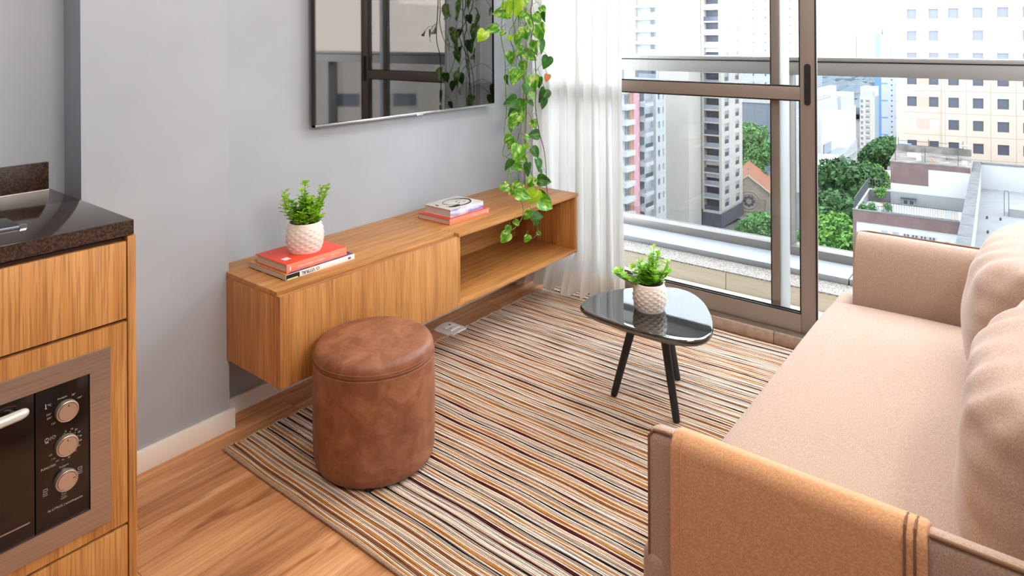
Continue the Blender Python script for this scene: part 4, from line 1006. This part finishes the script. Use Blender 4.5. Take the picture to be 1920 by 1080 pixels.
for k in range(4): win(b, 4.6 + k * .75, 5.25 + k * .75, -19.75, -18.95, .06, c_wf, c_glass, 1)
for k in range(2): win(b, 2.6 + k * 1, 3.3 + k * 1, -19.5, -18.9, .06, c_wf, c_glassl)
win(b, 8.3, 8.6, -20.1, -19.3, .06, c_wfd, c_glass)
rl = MB()
for k in range(56): x = 2.7 + k * .12; rl.box(x, x + .03, .1, .13, -17.08, -16.05)
for z in (-17.0, -16.06): rl.box(2.7, 9.5, .09, .14, z, z + .04)
rl.build('fence', c_rail, b)
rl = MB()
for k in range(44): y_ = .3 + k * .28; rl.box(.08, .12, y_, y_ + .04, -17.2, -16.0)
for z in (-17.1, -16.02): rl.box(.07, .13, .3, 12.4, z, z + .05)
for k in range(9): x = .25 + k * .28; rl.box(x, x + .04, 12.3, 12.34, -17.2, -16.0)
rl.box(.2, 2.5, 12.29, 12.35, -16.04, -15.98); rl.build('side_railing', c_rail, b)
for k, (x, y_) in enumerate(((3.0, 11.6), (6.0, 11.6), (9.2, 11.6), (2.7, 19.6), (6, 19.6), (9.6, 19.6))): cbox('roof_post', (x, x + .07, y_, y_ + .07, -13.4, -11.7), c_rail, b)
for z in (-12.6, -12.1): cbox('roof_rail', (2.7, 9.7, 19.62, 19.66, z, z + .05), c_rail, b)
for (x, y_, w_, h_, m) in ((5.1, 12.6, .5, .45, c_white), (6.6, 12.2, .28, .5, c_orange), (9.6, 12.4, .5, .4, c_white), (8.0, 15, 1.2, .3, c_mott), (4.0, 15, 1.4, .35, c_white)): cbox('roof_box', (x, x + w_, y_, y_ + w_, -13.4, -13.4 + h_), m, b)
MB().lathe([(.01, 0), (.5, .12), (.55, .2)], (9.8, 17, -12.0), 18).build('satellite_dish', c_white, b)
cbox('blue_tarpaulin', (2.7, 4.1, 20.2, 21.2, -13.4, -12.6), c_blue, b)
def ext_plant(nm, lab, x, y, z, r, h, mi, sd, grp=None, trunk=True, base=None, n=900, ls=None):
    t = thing(nm, lab, 'tree' if trunk else 'plant', (x, y, base if base is not None else z), 0, grp)
    r_ = random.Random(sd); m = MB(); ls = ls or r * .12; L0 = ls * 2; blobs = []
    for k in range(16):
        a = r_.uniform(0, 2 * PI); q = r_.uniform(.15, .72); zz = r_.uniform(-.35, .55); blobs.append((q * math.cos(a) * r, q * math.sin(a) * r, zz * h, r_.uniform(.30, .48) * r))
    blobs.append((0, 0, .45 * h, .5 * r))
    for k in range(n):
        bx, by, bz, br = r_.choice(blobs); d = Vector((r_.gauss(0, 1), r_.gauss(0, 1), r_.gauss(.25, 1))).normalized()
        p = Vector((x + bx, y + by, z + bz)) + Vector((d.x * br, d.y * br, d.z * br * min(1.2, h / r)))
        d2_ = (d + Vector((r_.gauss(0, .9), r_.gauss(0, .9), r_.gauss(0, .9)))).normalized(); s1 = d2_.cross(Vector((r_.uniform(-1, 1), r_.uniform(-1, 1), r_.uniform(-1, 1)))).normalized(); s2 = d2_.cross(s1); dd = (d * r_.uniform(-.4, .6)); p += d * r_.uniform(-.5, .35) * L0
        L = ls * r_.uniform(.55, 1.4)
        m.add([p - s1 * L, p - s2 * L * .6 + dd * L * .4, p + s1 * L + dd * L * .5, p + s2 * L * .6], [(0, 1, 2, 3)])
    f = m.build('foliage', c_lv[mi], t, smooth=False); f['kind'] = 'stuff'
    # solid inner mass so the crown is not hollow
    im = MB()
    for bx, by, bz, br in blobs:
        im.lathe([(br * .02, -br * .6), (br * .42, -br * .42), (br * .6, 0), (br * .42, br * .42), (br * .02, br * .6)], (x + bx, y + by, z + bz), 9)
    im.build('inner_foliage', c_lv[0], t, smooth=True)
    if trunk and base is not None:
        tr = MB(); tr.tube([(x, y, base), (x + .2, y, (base + z) / 2), (x, y, z + h * .3)], [r * .09, r * .06, r * .03], 7)
        for k in range(4): a = k * 1.6; tr.tube([(x, y, z - h * .4), (x + r * .4 * math.cos(a), y + r * .4 * math.sin(a), z + h * .1)], [r * .04, r * .015], 5)
        tr.build('trunk', c_bark, t)
    return t
def tpt(X, Y): # terrace-local to world
    a = math.radians(-86); return (79.01 + X * math.cos(a) - Y * math.sin(a), 16.05 + X * math.sin(a) + Y * math.cos(a))
for i, (X, Y, r_, lab, mi) in enumerate(((.8, 2.0, .75, 'leafy green shrub at the near corner of the roof terrace', 2), (1.3, 4.2, .6, 'green shrub beside the railing of the roof terrace', 2), (1.5, 11.2, .8, 'yellow green bush at the far wall of the roof terrace', 1), (2.75, 5.5, .55, 'green plant against the grey wall of the roof terrace', 1))):
    x, y_ = tpt(X, Y); ext_plant('terrace_shrub', lab, x, y_, -18.4 + r_ * 1.15, r_, r_ * 1.1, mi, 40 + i, 'shrubs on the roof terrace', False, None, 350, .13)
x, y_ = tpt(2.0, 6.6); tt = thing('terrace_table', 'small white metal table on the roof terrace', 'table', (x, y_, -18.5))
cbox('tabletop', (x - .5, x + .5, y_ - .4, y_ + .4, -17.82, -17.76), c_white, tt)
for sx in (-.45, .4):
    for sy in (-.35, .3): cbox('leg', (x + sx, x + sx + .05, y_ + sy, y_ + sy + .05, -18.5, -17.82), c_rail, tt)
for i, (X, Y, lab) in enumerate(((2.0, 1.4, 'orange clay pot by the near parapet of the roof terrace'), (1.9, 8.5, 'clay pot in the middle of the roof terrace'))):
    x, y_ = tpt(X, Y); tg = MB().lathe([(.2, 0), (.32, .45), (.34, .5), (.26, .5), (.2, .4)], (x, y_, -18.5), 14).build('clay_pot', c_orange, loc=(x, y_, -18.5)); tag(tg, lab, 'pot', 'clay pots on the roof terrace')
# white flat roof in front, far right
lw = lambda pts: [tpt(X, Y) for X, Y in pts]
b = thing('flat_roof_building', 'white flat-roofed building with a grey coping at the lower right', 'building', (*tpt(12, 0), GZ))
MB().prism(lw([(10.75, 18.6), (22, 18.6), (22, -22), (9.6, -22)]), GZ, -17.0).build('wall', c_white, b)
MB().prism(lw([(10.7, 18.9), (11.45, 18.9), (10.35, -22), (9.5, -22)]), -17.0, -14.0).build('parapet', c_white, b)
cp_ = MB(); NP = 22
for k in range(NP):
    Ya = 18.9 - 40.9 * k / NP; Yb = 18.9 - 40.9 * (k + 1) / NP + .05
    l = lambda Y: 10.7 + (9.5 - 10.7) * (18.9 - Y) / 40.9; r__ = lambda Y: 11.5 + (10.4 - 11.5) * (18.9 - Y) / 40.9
    MB().prism(lw([(l(Ya) - .03, Ya), (r__(Ya), Ya), (r__(Yb), Yb), (l(Yb) - .03, Yb)]), -14.0, -13.88 + .01 * (k % 2)).build('coping_slab', c_conc, b)
MB().prism(lw([(11.4, 18.2), (22, 18.2), (22, 18.9), (11.4, 18.9)]), -17.0, -14.0).build('parapet', c_white, b)
MB().prism(lw([(11.4, 18.1), (22, 18.1), (22, 19.0), (11.4, 19.0)]), -14.0, -13.88).build('coping', c_conc, b)
MB().prism(lw([(10.9, 18.2), (22, 18.2), (22, -22), (10.3, -22)]), -17.0, -16.96).build('roof_membrane', c_roofw, b)
MB().prism(lw([(13.75, 6.8), (18, 6.8), (18, 4.6), (13.6, 4.6)]), -16.96, -16.2).build('roof_hatch', c_roofw, b)
h_ = MB(); p0, p1 = tpt(13.22, 4.6), tpt(13.6, 4.6)
h_.tube([(*p0, -16.96), (*p0, -14.6), (p0[0], p0[1] - .05, -14.4), (p1[0], p1[1] + .05, -14.4), (*p1, -14.6), (*p1, -16.96)], .035, 6).build('hoop_ladder', c_conc, b)
for X, Y in ((11.75, 2.4), (12.85, 2.4), (11.72, -3.6), (13.0, -3.9), (11.65, -8.2)):
    x, y_ = tpt(X, Y); cbox('roof_vent', (x - .12, x + .12, y_ - .08, y_ + .08, -16.96, -16.7), c_rail, b)

# cream tower in the middle
b = city_thing('cream_tower', 'tall cream apartment tower with stacked balconies and dark spandrels', 'building', 156.2, 60.28, -90)
ZT0, ZT1 = -40.2, 22; fl_ = 3.02; nfl = 20
cbox('core', (-7.4, 0, 1.6, 14, GZ, ZT1), c_beige, b)
cbox('plinth', (-8.6, .3, -.4, 14.3, GZ, ZT0 - .6), c_dark, b)
cbox('slab', (-4.4, -.03, -.02, 1.6, ZT0 - .6, ZT0), c_beige, b)
for k in range(nfl):
    z = ZT0 + k * fl_
    cbox('balcony_slab', (-4.3, 0, 0, 1.6, z + 2.66, z + 3.02), c_beige, b)
    cbox('balcony_glass', (-4.05, -.35, .12, .16, z, z + 1.05), c_glassl if k % 3 else c_glass, b)
    win(b, -3.95, -.4, z + .02, z + 2.62, 1.45, c_wfd, c_glass, 3)
    if k in (2, 3, 9, 12): cbox('blind', (-3.95, -.4, .9, .95, z + 1.6, z + 2.62), c_white, b)
    cbox('dark_spandrel', (-7.2, -4.7, .75, 1.6, z - .3, z + 1.25), c_dark, b)
    win(b, -7.15, -4.75, z + 1.27, z + 2.6, 1.0, c_wf, c_glass, 2)
for x0, x1 in ((-4.7, -4.05), (-.35, 0)): cbox('pier', (x0, x1, -.02, 1.6, ZT0, ZT1), c_beige, b)
cbox('pier', (-7.5, -7.2, .6, 1.6, ZT0 - .6, ZT1), c_beige, b)
# its side face: piers with two columns of windows, in tower-local space (local -y... +y is away from the viewer)
m = MB(); cw = [(2.0, 4.8), (9.1, 11.7)]
for k in range(nfl):
    z = ZT0 + k * fl_
    m.box(-.02, .30, 0, 14.0, z - .0, z + .55); m.box(-.02, .30, 0, 14.0, z + 2.55, z + 3.02)
    for a, c in ((0, 2.0), (4.8, 9.1), (11.7, 14.0)): m.box(-.02, .30, a, c, z + .55, z + 2.55)
m.build('side_wall', c_beige, b)
fm = MB().box(0, .08, 0, 2.8, 0, .09).box(0, .08, 0, 2.8, 1.91, 2.0).box(0, .08, 0, .09, .09, 1.91).box(0, .08, 2.71, 2.8, .09, 1.91).box(0, .08, .09, 2.71, 1.15, 1.25)
wf_ = None
for k in range(nfl):
    for a in (2.0, 8.98):
        loc = (.12, a, ZT0 + k * fl_ + .55)
        if wf_ is None:
            wf_ = fm.build('side_window', c_wf, b); wf_.location = loc
            wp_ = MB().box(.02, .05, .02, 2.78, .02, 1.2).build('pane', c_glass, wf_); wq_ = MB().box(.02, .05, .02, 2.78, 1.2, 1.98).build('pane', c_glassl, wf_)
        else:
            f = inst(wf_, b, loc); inst(wp_, f); inst(wq_, f)
# blank wall beside it
b = city_thing('blank_gable_building', 'plain windowless beige gable wall left of the cream tower', 'building', 148.0, 66.2, -90)
cbox('gable', (-6, 1.55, 0, 7.2, GZ, 18), c_beige, b); cbox('corner_strip', (-6.6, -6, -.1, 4.2, GZ, 18), c_cool, b)
# white apartment block with a pink stripe
b = city_thing('pink_striped_building', 'white apartment block with a vertical pink stripe and small balconies', 'building', 122.72, 64.0, 0)
zr0 = -36.4; fh = 3.02
cbox('wall', (-16, -2.9, .6, 12, GZ, -9.6), c_cool, b)
facade(b, 'wall', c_white, 7.2, 11.9, GZ, -9.8, [(8.2, 9.15), (10.42, 10.95)], [(zr0 + k * fh + .3, zr0 + k * fh + 1.7) for k in range(0, 9)], y0=0)
cbox('wall', (-2.9, 7.2, 1.1, 12, GZ, -9.6), c_cool, b); cbox('wall', (7.2, 11.9, .36, 12, GZ, -9.8), c_white, b); cbox('wall', (11.9, 15.0, 1.6, 12, GZ, -9.2), c_cool, b)
cbox('pink_stripe', (-2.65, -.25, -.1, 1.1, GZ, -9.3), c_pinks, b); cbox('orange_edge', (-3.5, -2.65, .2, .6, GZ, -9.3), c_orange, b)
cbox('roof_parapet', (-16, 12.2, -.05, .3, -9.6, -8.9), c_white, b)
ph = MB()
for k in range(9): ph.lathe([(.3, 0), (.3, .05)], (-.75, 0, 0), 12)
for k in range(9):
    z = zr0 + k * fh
    bal = cbox('balcony', (.55, 4.1, -1.0, 1.1, z - .55, z + .25), c_white, b)
    cbox('balcony_rail', (.7, 3.9, -.95, -.9, z + .25, z + 1.05), c_rail if k % 2 else c_glassl, b)
    win(b, .7, 3.9, z + .3, z + 2.35, 1.0, c_wf, c_glass, 2)
    cbox('balcony', (-6.6, -3.0, -.6, .6, z - .6, z + .35), c_white, b)
    win(b, -5.4, -3.55, z + .4, z + 2.3, .5, c_wf, c_glass, 1)
    win(b, -8.0, -7.1, z + .5, z + 1.7, .52, c_wf, c_glassl)
    win(b, 8.2, 9.15, z + .3, z + 1.7, .2, c_wf, c_glass if k % 3 else c_glassl); win(b, 10.42, 10.95, z + .3, z + 1.7, .2, c_wf, c_glassl)
    cbox('porthole', (-.95, -.45, -.14, -.1, z + .9, z + 1.5), c_white, b)
# hazy balcony tower, top left
b = city_thing('balcony_tower', 'tall white tower with wide balconies behind the pink-striped block', 'building', 152.68, 80.91, -90)
cbox('core', (-3, 8, 1.4, 12, GZ, 24), c_white, b); cbox('pier', (-3, 0, 0, 1.4, GZ, 24), c_white, b); cbox('pier', (7.3, 8, 0, 1.4, GZ, 24), c_white, b)
for k in range(-3, 9):
    z = -2.75 + 3.05 * k
    cbox('balcony_slab', (0, 7.3, 0, 1.4, z - .75, z), c_white, b); cbox('balcony_glass', (.9, 6.4, .15, .2, z, z + 1.1), c_glassl, b)
    win(b, .1, 3.6, z, z + 2.25, 1.25, c_wf, c_glassl, 2); win(b, 3.7, 7.2, z, z + 2.25, 1.25, c_wf, c_glass, 2)
# pale slab tower and dark gridded block further back
b = city_thing('pale_slab_tower', 'pale slab tower rising behind the cream tower', 'building', 260, 90, -90)
facade(b, 'wall', c_white, -3, 24, -60, 26, [(2.5 + 4.5 * k, 3.1 + 4.5 * k) for k in range(5)], [(-20 + 3.1 * k, -19.2 + 3.1 * k) for k in range(14)], dep=.5)
cbox('core', (-3, 24, .5, 14, -60, 26), c_glassl, b)
cbox('seam', (9.2, 9.5, -.1, 0, -60, 26), c_grey, b)
b = city_thing('gridded_block', 'dark gridded glass block with a white roof edge behind the green trees', 'building', 228.98, 81.02, -90)
cbox('core', (-3, 16, .3, 14, -60, -21.0), P('grey_blue_glass', '#6f7985', .3), b); cbox('roof_edge', (-3.2, 16.2, -.2, 14, -21.0, -19.7), c_white, b)
for k in range(9): cbox('mullion', (-2.5 + 2.2 * k, -2.4 + 2.2 * k, .2, .3, -60, -21), c_grey, b)
for k in range(12): cbox('transom', (-3, 16, .2, .3, -59 + 3.2 * k, -58.88 + 3.2 * k), c_grey, b)
# church
b = city_thing('church', 'stone church gable with a rose window and an orange tiled roof', 'church', 173.6, 59.8, -72)
gx, gb, gt, ga = 6.3, -45, -39.6, -34.6
def tri(y0, y1, W, zb, ze, za): return [(-W, y0, zb), (W, y0, zb), (W, y0, ze), (0, y0, za), (-W, y0, ze), (-W, y1, zb), (W, y1, zb), (W, y1, ze), (0, y1, za), (-W, y1, ze)]
TF = [(0, 1, 2, 3, 4), (9, 8, 7, 6, 5), (0, 5, 6, 1), (1, 6, 7, 2), (2, 7, 8, 3), (3, 8, 9, 4), (4, 9, 5, 0)]
MB().add(tri(0, .8, gx, gb, gt, ga), TF).build('gable', c_stone, b); MB().add(tri(.8, 24, gx - .3, gb, gt - .3, ga - .5), TF).build('nave', c_stone, b)
for s_ in (-1, 1):
    q = MB(); q.add([(0, .5, ga - .35), (s_ * (gx + .5), .5, gt - .75), (s_ * (gx + .5), 24.5, gt - .75), (0, 24.5, ga - .35), (0, .5, ga - .05), (s_ * (gx + .5), .5, gt - .45), (s_ * (gx + .5), 24.5, gt - .45), (0, 24.5, ga - .05)], [(0, 1, 2, 3), (4, 5, 6, 7), (0, 1, 5, 4), (1, 2, 6, 5), (2, 3, 7, 6)]).build('roof', c_tile, b)
    MB().tube([(0, -.1, ga + .1), (s_ * (gx + .2), -.1, gt + .05)], .28, 6).build('coping', c_stone, b)
MB().tube([(.2 + 1.9 * math.cos(a), -.05, -41.0 + 1.9 * math.sin(a)) for a in [2 * PI * k / 28 for k in range(28)]], .22, 6, closed=True).build('rose_ring', c_stone, b)
MB().tube([(.2 + 2.6 * math.cos(a), -.05, -41.0 + 2.6 * math.sin(a)) for a in [2 * PI * k / 28 for k in range(28)]], .16, 6, closed=True).build('rose_ring', c_stone, b)
for k in range(8):
    a = 2 * PI * k / 8; MB().prism([(.2 + .95 * math.cos(a) + .42 * math.cos(q), -41.0 + .95 * math.sin(a) + .42 * math.sin(q)) for q in [2 * PI * j / 10 for j in range(10)]], 0, .1)
    pp = [(.2 + 1.05 * math.cos(a) + .40 * math.cos(q), -.06, -41.0 + 1.05 * math.sin(a) + .40 * math.sin(q)) for q in [2 * PI * j / 10 for j in range(10)]]
    MB().add(pp + [(x, .02, z) for x, _, z in pp], [tuple(range(10))] + [(i, (i + 1) % 10, 10 + (i + 1) % 10, 10 + i) for i in range(10)]).build('rose_petal', c_dark, b)
for x in (3.9, 4.25): MB().tube([(x, -.2, -45), (x, -.2, -40.3)], .13, 6).build('colonnette', c_stone, b)
for k in range(9):
    x = -4.6 + k * 1.15; z = gt + (ga - gt) * (1 - abs(x) / gx) - .95
    MB().tube([(x - .4, -.05, z - .3), (x - .3, -.05, z), (x, -.05, z + .14), (x + .3, -.05, z), (x + .4, -.05, z - .3)], .09, 5).build('blind_arch', c_stone, b)
cbox('cross', (-.1, .1, .2, .4, ga, ga + 2.0), c_stone, b); cbox('lean_to', (-7, 7, -3, 0, GZ - 1, -45.2), c_grey, b)
# distant white cultural building, beige flats, blue tower
b = city_thing('white_cultural_building', 'large white windowless block with an open lattice front beyond the trees', 'building', 256.51, 54.15, 0)
cbox('main_block', (-29, 21, 1, 10, -62, -24.6), c_white, b)
cbox('upper_block', (-27, 0, 2.5, 9.8, -24.6, -20.0), c_cool, b); cbox('upper_block', (0, 20.5, 1.5, 9.9, -24.6, -19.6), c_cool, b)
cbox('roof_recess', (-22, -4, 4, 8.5, -20.0, -19.6), c_grey, b)
cbox('roof_block', (-24, 20, 7.5, 9.9, -20, -17.4), c_white, b)
cbox('loggia', (-27, -18, .6, 1.0, -36.4, -33.2), c_glassl, b)
g_ = MB()
for k in range(11): x = -27 + k * 1.9; g_.box(x, x + .35, -5, -4.6, -62, -36.0 + .28 * k)
for k in range(9): z = -58 + k * 2.6; g_.box(-27, -7.6, -5, -4.6, z, z + .3)
for k in range(4): y_ = -5 + k * 1.6; g_.box(-27.2, -26.8, y_, y_ + .3, -62, -36)
g_.build('lattice', c_white, b); cbox('lattice_back', (-26.8, -7.8, -3.5, 1, -62, -36.6), c_glassl, b)
b = city_thing('small_hall', 'low white hall with a dark wall at the door edge', 'building', 160.5, 38.4, -75)
cbox('wall', (-4, 3.0, .2, 12, GZ, -31.4), c_dark, b)
MB().add([(-4.2, 0, -31.6), (3.2, 0, -31.6), (3.2, 12.2, -27.2), (-4.2, 12.2, -27.2), (-4.2, 0, -31.2), (3.2, 0, -31.2), (3.2, 12.2, -26.8), (-4.2, 12.2, -26.8)], [(0, 3, 2, 1), (4, 5, 6, 7), (0, 1, 5, 4), (1, 2, 6, 5), (2, 3, 7, 6), (3, 0, 4, 7)]).build('roof', c_white, b)
b = city_thing('beige_flats', 'narrow beige block of flats with stacked small balconies far away', 'building', 419.64, 81.42, -90)
rows_ = [(-61 + 3.0 * k + .6, -61 + 3.0 * k + 2.3) for k in range(9)]
facade(b, 'wall', c_beige, 0, 7.5, -66, -32.5, [(.5, 1.7), (3.0, 5.0)], rows_, dep=.4); cbox('core', (0, 7.5, .4, 12, -66, -32.6), c_glassl, b)
cbox('roof_block', (0, 7.5, 2, 12, -32.6, -27.5), c_white, b); cbox('roof_block', (2.5, 6.5, 1, 8, -32.6, -29.8), c_cool, b)
for a_, z_ in rows_: cbox('balcony', (3.0, 5.0, -.5, 0, a_ - .4, a_ + .5), c_beige, b)
b = city_thing('blue_white_tower', 'white tower with a sky blue corner strip and dotted small windows', 'building', 447.21, 78.74, -90)
cbox('blue_strip', (0, 3.5, .3, 14, -70, 2), c_blue, b); cbox('wall', (3.5, 15.5, 0, 14, -58.5, 2), c_cool, b)
for k in range(17): cbox('window', (8.6, 9.3, -.08, 0, -55.5 + 3.05 * k, -54.7 + 3.05 * k), c_glass, b)
for k in range(5):
    for x in (3.6, 10.9): cbox('blue_dash', (x, x + 3.3, -.06, 0, -57.2 + 10 * k, -56.5 + 10 * k), c_blue, b)
# far skyline, forest
sk = random.Random(12)
for i, (u_, w_, top) in enumerate(((-3, 30, 14), (4, 26, 16), (10, 40, 26), (18, 44, 22), (30, 22, 18))):
    d_ = 1500; a = math.radians(38.24 - 24.9 - u_ * .22); x, y_ = d_ * math.cos(a), d_ * math.sin(a)
    b = city_thing('skyline_tower', ('faint low tower nearest the door stile on the far skyline', 'faint slim tower second from the door stile on the far skyline', 'tallest faint tower left of the striped one on the far skyline', 'wide striped pale tower on the far skyline', 'faint pale tower just right of the striped one on the far skyline')[i], 'building', x, y_, -75, 'faint skyline towers')
    cbox('block', (0, w_, 0, 40, -60, top), c_cool, b)
    if i == 3:
        for k in range(6): cbox('stripe', (1 + k * 7.2, 4 + k * 7.2, -1, 0, -60, top - 2), c_glassl, b)
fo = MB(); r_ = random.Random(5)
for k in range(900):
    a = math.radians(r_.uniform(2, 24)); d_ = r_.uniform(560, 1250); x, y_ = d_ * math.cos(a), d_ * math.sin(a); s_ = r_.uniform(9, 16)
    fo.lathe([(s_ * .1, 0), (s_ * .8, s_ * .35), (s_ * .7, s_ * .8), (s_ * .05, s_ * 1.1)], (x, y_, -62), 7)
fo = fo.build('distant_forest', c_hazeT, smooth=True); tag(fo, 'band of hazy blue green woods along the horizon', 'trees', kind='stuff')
# street behind the trees
b = thing('street_canopy', 'low white canopy roof at the far street behind the trees', 'canopy', (262, 44.5, -52))
cbox('roof', (250, 268, 40.5, 47.5, -46.4, -46.0), c_white, b)
for x in (251, 267):
    for y_ in (41, 47): cbox('post', (x, x + .3, y_, y_ + .3, -53, -46.4), c_grey, b)
trees = [
 ('dark round tree rising highest behind the terrace corner', 152.4, 32.8, -29.0, 7.2, 5.2, 0), ('green tree behind the blue-tarpaulin roof edge', 175, 34.2, -34.0, 5.2, 4.2, 1),
 ('broad tree in front of the dark tree beside the door stile', 124, 27.9, -29.2, 6.0, 4.4, 0), ('yellow green tree nearest the terrace railing', 106, 22.9, -28.6, 4.6, 3.6, 1),
 ('pale green tree at the door stile above the guard rail', 107, 26.6, -31.0, 4.4, 3.8, 2), ('dark tree at the foot of the blue tower', 330, 54, -52, 13, 9, 0),
 ('small tree behind the upper terrace fence', 200, 35.5, -36.5, 4.2, 4.0, 1), ('dark green tree in the shade beside the terrace wall', 98, 20.4, -31.0, 4.2, 3.4, 0),
 ('low bright tree at the bottom of the view beside the stile', 96, 23.0, -31.2, 4.0, 3.0, 1),
 ('tall pale green tree right of the cream tower', 206, 70.3, -31.0, 6.5, 6.5, 2), ('pale tree beside the gridded block', 203, 66.6, -34.2, 5.5, 4.5, 2),
 ('low tree between the church roof and the cream tower', 198, 67.5, -38, 5.0, 3.4, 2),
 ('bush in front of the church door', 141, 47.4, -38.6, 2.7, 2.2, 2), ('round green tree before the church at the rear stile', 137.3, 44.2, -37.0, 3.6, 3.0, 2), ('small bush at the plinth of the cream tower', 150, 52.3, -41.4, 2.2, 1.8, 2)]
for i, (lab, x, y_, z, r_, h_, mi) in enumerate(trees): ext_plant('tree', lab, x, y_, z, r_, h_, mi, 100 + i, 'trees between the buildings', True, min(-43.2, z - h_ * 1.5), 5200, r_ * .055 + .10)
# tall tan block to the right of the view (seen mirrored in the television)
b = city_thing('tan_apartment_block', 'tan apartment block mirrored in the television screen', 'building', 52, -44, -128)
facade(b, 'wall', c_pink, -24, 22, GZ, 26, [(-20 + 6 * k, -17.5 + 6 * k) for k in range(7)], [(-12.0 + 3.1 * k, -10.6 + 3.1 * k) for k in range(3)], dep=.5); cbox('core', (-24, 22, .5, 14, GZ, 26), c_glass, b)
